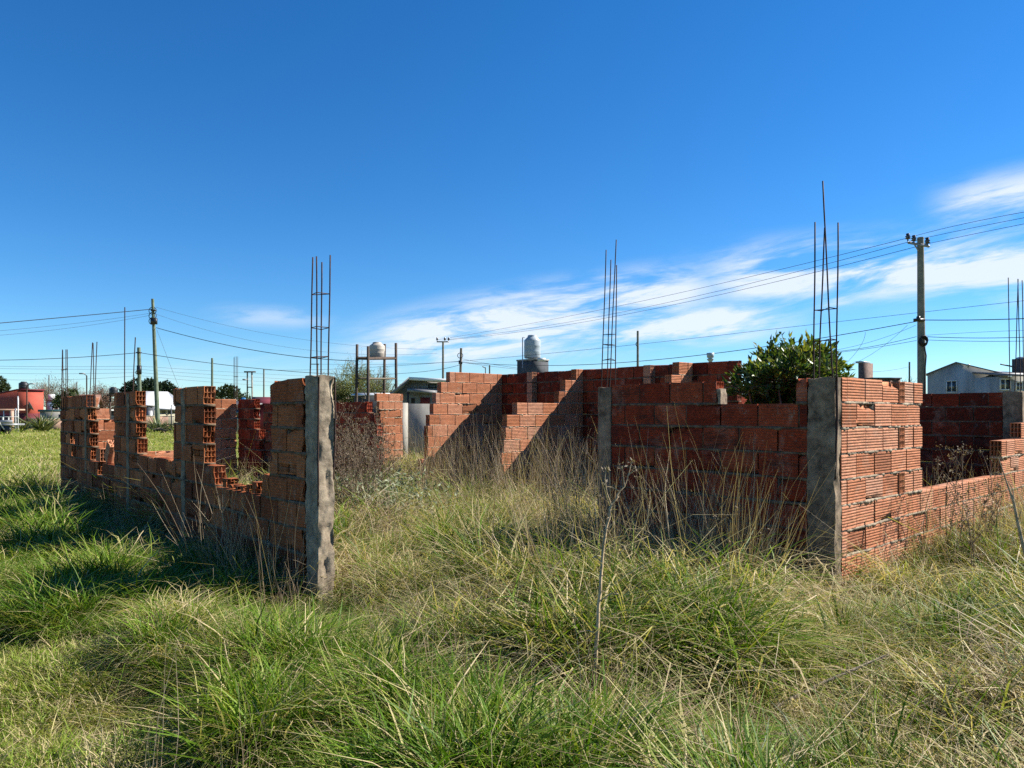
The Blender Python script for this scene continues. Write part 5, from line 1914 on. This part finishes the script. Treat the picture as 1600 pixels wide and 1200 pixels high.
# ---- the tall thistle in the foreground
p = ground_at(928, 3.55)
th = thing('tall_dead_thistle', 'tall leaning dead thistle stalk with dry heads in the foreground centre', 'thistle', p)
r_ = np.random.default_rng(9)
a, b = MB(), MB()
st = np.array([p - np.array([0, 0, .05]), at(930, 1040, 3.58), at(936, 940, 3.62), at(943, 850, 3.68), at(955, 790, 3.72), at(968, 768, 3.74)])
st = np.stack([np.interp(np.linspace(0, 5, 24), np.arange(6), st[:, q]) for q in range(3)], 1) + r_.normal(0, .0025, (24, 3))
a.tube(st, np.linspace(.0115, .005, 24) * r_.uniform(.85, 1.15, 24), 7)
for (pp) in ([(955, 790, 3.72), (948, 770, 3.70), (945, 748, 3.68), (947, 735, 3.68)], [(968, 768, 3.74), (976, 760, 3.75), (982, 742, 3.76), (987, 722, 3.77)],
             [(968, 768, 3.74), (958, 762, 3.74), (946, 760, 3.74)], [(976, 760, 3.75), (974, 745, 3.75), (972, 728, 3.75)], [(982, 742, 3.76), (990, 735, 3.76)],
             [(936, 940, 3.62), (950, 930, 3.6), (962, 925, 3.6)], [(941, 880, 3.66), (930, 868, 3.66)], [(933, 990, 3.6), (918, 985, 3.6), (905, 988, 3.6)],
             [(931, 1030, 3.6), (950, 1020, 3.6), (975, 1035, 3.6)], [(946, 830, 3.7), (960, 815, 3.7)]):
    A = np.array([at(*q) for q in pp])
    a.tube(A, np.linspace(.004, .002, len(A)), 5)
    m_ = 9 if pp[-1][1] < 770 else 3
    P = A[-1] + r_.normal(0, .007, (m_, 3))
    leaves(b, P, r_.normal(size=(m_, 3)) + np.array([0, 0, .4]), .020, .010, r_, (.8, .2))
for i in range(60):                                     # spines and shreds along the stalk
    t = r_.random() * 22
    j = int(t)
    q = st[j] + (st[j + 1] - st[j]) * (t - j)
    d = np.array([r_.normal(), r_.normal(), r_.normal(.1, .4)])
    leaves(b, q[None, :], d[None, :], .035, .008, r_, (.6, .25))
a.build('stem', M['birch'], th)
b.build('seed_heads_and_shreds', M['deadleaf'], th)  # dry flower heads, spines and shreds of the stalk

# ---- pale crooked dead stem at the right edge
p = ground_at(1612, 4.6)
ps = thing('pale_dead_stem', 'pale crooked dead stem at the right edge before the low wall', 'dead stem', p)
a = MB()
a.tube(np.array([p, at(1606, 880, 4.6), at(1598, 850, 4.62), at(1590, 815, 4.65), at(1584, 785, 4.68), at(1570, 745, 4.7), at(1560, 715, 4.72)]), [.013, .012, .011, .0095, .008, .004, .002], 7)
a.tube(np.array([at(1584, 785, 4.68), at(1583, 765, 4.68), at(1575, 752, 4.69)]), [.005, .003, .002], 5)
a.tube(np.array([at(1590, 815, 4.65), at(1596, 796, 4.62)]), [.004, .002], 5)
a.build('stem', M['birch'], ps)

# ---- a stick lying in the grass
P = np.array([at(*q) for q in [(1210, 1105, 3.5), (1290, 1065, 3.6), (1390, 1022, 3.7)]])
b = MB()
b.tube(P, [.009, .008, .006], 6)
o = b.build('fallen_stick', M['wood_grey'])
o['kind'] = 'thing'
tag(o, 'long dark stick lying across the grass at the lower right', 'stick')

# ---- grey green leafy weeds inside the house
tw = MB()
r_ = np.random.default_rng(55)
for i in range(240):
    px = r_.normal(590, 40)
    Z = r_.uniform(8.6, 11.0)
    p = ground_at(px, Z)
    h = .35 + .3 * r_.random()
    m_ = 26
    t = r_.random(m_)
    P = p + np.stack([r_.normal(0, .07, m_), r_.normal(0, .07, m_), h * (t + .1)], 1)
    leaves(tw, P, r_.normal(size=(m_, 3)) + np.array([0, 0, .3]), .07, .028, r_, (.5, .2))
o = tw.build('leafy_weeds', M['greyweed'])
tag(o, 'patch of grey-green leafy weeds inside the ruin', None, kind='stuff')

# ---- sword-leaved plants in the field
for (px, Z, n, h, r, lb) in ((66, 57, 150, 1.35, 1.0, 'large spiky sword-leaved plant before the pink garden wall'), (32, 56, 70, 0.95, .55, 'smaller spiky sword-leaved plant near the white fence'),
                             (246, 55, 60, 1.2, .6, 'spiky sword-leaved plant at the foot of the tall greenish pole')):
    p = at(px, 645, Z)
    p[2] = 0
    t = thing('spiky_plant', lb, 'plant', p)
    r_ = np.random.default_rng(int(px))
    V_, Q_, T_ = blades(r_, n, h, .35 * r, .10, .35, (.45, .25, .1), .75, 4)
    b = MB()
    b.add(V_ + p, Q_, T_)
    b.build('leaf_rosette', M['spiky'], t)

# ---- far trees
def bare_tree(label, px, ytop, Z, wpx, seed, mat, haze=None, hz=0, tr=0.22, name='bare_tree'):
    r_ = np.random.default_rng(seed)
    p = at(px, 645, Z)
    p[2] = 0
    h = at(px, ytop, Z)[2]
    t = thing(name, label, 'tree', p)
    a, b = MB(), MB()
    wr = wpx / F * Z / 2
    tk_ = MB()
    tk_.tube(np.array([p, p + np.array([.05, 0, h * .14]), p + np.array([0, .1, h * .28])]), [tr, tr * .8, tr * .65], 8)
    tk_.build('trunk', M['bark'], t)
    allt = []
    for k in range(11):
        a_ = r_.random() * 6.283
        rad = wr * math.sqrt(r_.random())
        tip = p + np.array([math.cos(a_) * rad, math.sin(a_) * rad, 0])
        zt__ = h * (0.45 + 0.55 * math.sqrt(max(0, 1 - (rad / wr) ** 2))) * (.88 + .12 * r_.random())
        tip[2] = zt__ * .62
        s0 = p + np.array([0, .05, h * (.10 + .18 * r_.random())])
        mid = (s0 + tip) / 2 + np.array([0, 0, .08 * h])
        a.tube(np.array([s0, mid, tip]), [tr * .45, tr * .3, tr * .16], 5, caps=False)
        d0 = (tip - mid)
        for q in range(11):
            s_ = mid + d0 * r_.random() if q > 2 else tip
            dd = d0 / np.linalg.norm(d0) * .7 + r_.normal(0, .55, 3) + np.array([0, 0, .7])
            dd /= np.linalg.norm(dd)
            L1 = (zt__ - s_[2]) * (.5 + .55 * r_.random())
            e = s_ + dd * L1
            m2 = (s_ + e) / 2 + r_.normal(0, .05 * L1, 3)
            a.tube(np.array([s_, m2, e]), [tr * .13, tr * .09, tr * .05], 4, caps=False)
            for w in range(12):
                f_ = r_.random()
                s2 = s_ + (e - s_) * (.2 + .8 * f_)
                d2 = dd * .6 + r_.normal(0, .6, 3) + np.array([0, 0, .25])
                d2 /= np.linalg.norm(d2)
                e2 = s2 + d2 * L1 * (.22 + .3 * r_.random())
                a.tube(np.array([s2, (s2 + e2) / 2 + r_.normal(0, .03, 3), e2]), [.016, .012, .008], 3, caps=False)
                allt.append((s2 + (e2 - s2) * r_.random(), d2))
                allt.append((e2, d2))
    a.build('branches', M[mat], t)
    if haze:
        P = np.array([q[0] for q in allt])
        D = np.array([q[1] for q in allt])
        P = np.repeat(P, hz, 0) + r_.normal(0, .13, (len(P) * hz, 3))
        D = np.repeat(D, hz, 0) + r_.normal(0, .5, (len(D) * hz, 3))
        leaves(b, P, D, .10, .028, r_, (.5, .25))
        m_ = int(1300 * hz * (wr / 3.0) ** 2)
        d_ = r_.normal(size=(m_, 3))
        d_ /= np.linalg.norm(d_, axis=1, keepdims=True)
        d_[:, 2] = np.abs(d_[:, 2])
        kk = np.array([.80 + .42 * noise.noise(tuple(q * 3.0 + seed)) for q in d_]) * (r_.random(m_) ** .45)
        P = p + np.array([0, 0, h * .36]) + d_ * np.stack([kk * wr, kk * wr, kk * h * .64], 1)
        leaves(b, P, d_ + r_.normal(0, .5, (m_, 3)) + np.array([0, 0, .4]), .24, .045, r_, (.40, .25))
        b.build('crown', M[haze], t)
    return t


bare_tree('wide pale bare tree behind the red and blue houses', 88, 583, 95, 92, 1, 'twig_pale', 'deadleaf', 2)
bare_tree('reddish bare bushy tree left of the black tank on its stand', 156, 598, 80, 52, 2, 'twig_red', 'deadleaf', 4)
bare_tree('rounded yellow-green tree behind the timber water tower', 556, 562, 62, 112, 3, 'twig_pale', 'catkin', 6)
bare_tree('thin bare treetops far behind the block of the front column', 430, 612, 110, 70, 4, 'twig_pale')
bare_tree('small bare shrub tree beside the slim dark pole at the right', 1412, 583, 60, 34, 6, 'twig_pale')
bare_tree('small bare treetop left of the middle brick pier', 294, 604, 100, 40, 7, 'twig_pale')


def leafy_tree(name, label, lobes, base_px, Z, mat, seed, size=.22, dens=260, cat='tree'):
    r_ = np.random.default_rng(seed)
    p = at(base_px, 645, Z)
    p[2] = 0
    t = thing(name, label, cat, p)
    a, b = MB(), MB()
    for (px, py, rp) in lobes:
        c = at(px, py, Z + r_.normal(0, .6))
        r = rp / F * Z
        n = int(dens * (r / 1.0) ** 1.5) + 40
        d = r_.normal(size=(n, 3))
        d /= np.linalg.norm(d, axis=1, keepdims=True)
        k = .72 + .38 * np.array([noise.noise(tuple(q * 2.2 + seed)) for q in d]) + .18 * r_.random(n)
        P = c + d * r * (k * (.5 + .5 * r_.random(n) ** .4))[:, None]
        leaves(b, P, d + r_.normal(0, .6, (n, 3)), size, size * .5, r_, (.45, .22), .3)
        a.tube(np.array([p + np.array([0, 0, .4]), (p + c) / 2 + r_.normal(0, .1, 3), c]), [.10, .07, .03], 5, caps=False)
    a.build('trunk', M['bark'], t)
    b.build('crown', M[mat], t)
    return t


leafy_tree('dark_conifer', 'dark feathery conifer left of the short utility pole', [(195, 615, 9), (203, 606, 10), (212, 600, 9), (208, 615, 13), (222, 608, 9), (190, 622, 7)], 206, 84, 'conifer', 11, .32, 420)
leafy_tree('dark_conifer', 'dark conifer with two tops behind the tall greenish pole', [(229, 603, 9), (236, 600, 9), (243, 604, 9), (232, 613, 12), (245, 614, 10)], 236, 86, 'conifer', 12, .32, 420)
leafy_tree('dark_conifer', 'dark spreading conifer right of the tall greenish pole', [(252, 606, 9), (260, 603, 8), (266, 609, 9), (257, 615, 12), (270, 618, 9)], 260, 88, 'conifer', 13, .32, 420)
leafy_tree('dark_round_tree', 'dark round tree in front of the distant column bars', [(345, 613, 9), (355, 610, 10), (365, 612, 9), (352, 620, 12), (368, 621, 9), (341, 620, 8)], 355, 70, 'olive', 14, .28, 420)
leafy_tree('olive_tree', 'olive green tree beside the brown roof above the far wall end', [(97, 622, 9), (107, 616, 9), (90, 628, 8), (116, 616, 7), (103, 628, 9), (88, 632, 6)], 100, 68, 'olive', 15, .24, 420)
leafy_tree('dark_round_tree', 'grey green tree at the far left edge behind the red house', [(-8, 598, 14), (2, 600, 9), (8, 605, 6), (-20, 610, 20), (4, 610, 9)], -6, 88, 'olive', 16, .30, 380)
leafy_tree('olive_tree', 'low bushes beside the timber tower at the foot of the yellow tree', [(527, 618, 9), (540, 622, 9), (515, 622, 10), (552, 624, 7)], 532, 60, 'olive', 17, .22, 380)
leafy_tree('dark_round_tree', 'small low bush on the field edge right of the blue tank', [(384, 620, 7), (376, 622, 7), (340, 626, 6)], 380, 66, 'olive', 18, .22, 300)
leafy_tree('low_shrub', 'low green shrub row at the foot of the tall greenish pole', [(232, 668, 7), (242, 667, 7), (252, 670, 7), (262, 668, 7), (270, 671, 6)], 250, 50, 'olive', 19, .14, 300, cat='shrub')
leafy_tree('far_tree', 'narrow dark treetop right of the low brick shed', [(690, 640, 6), (700, 641, 6)], 695, 90, 'conifer', 20, .3, 200)
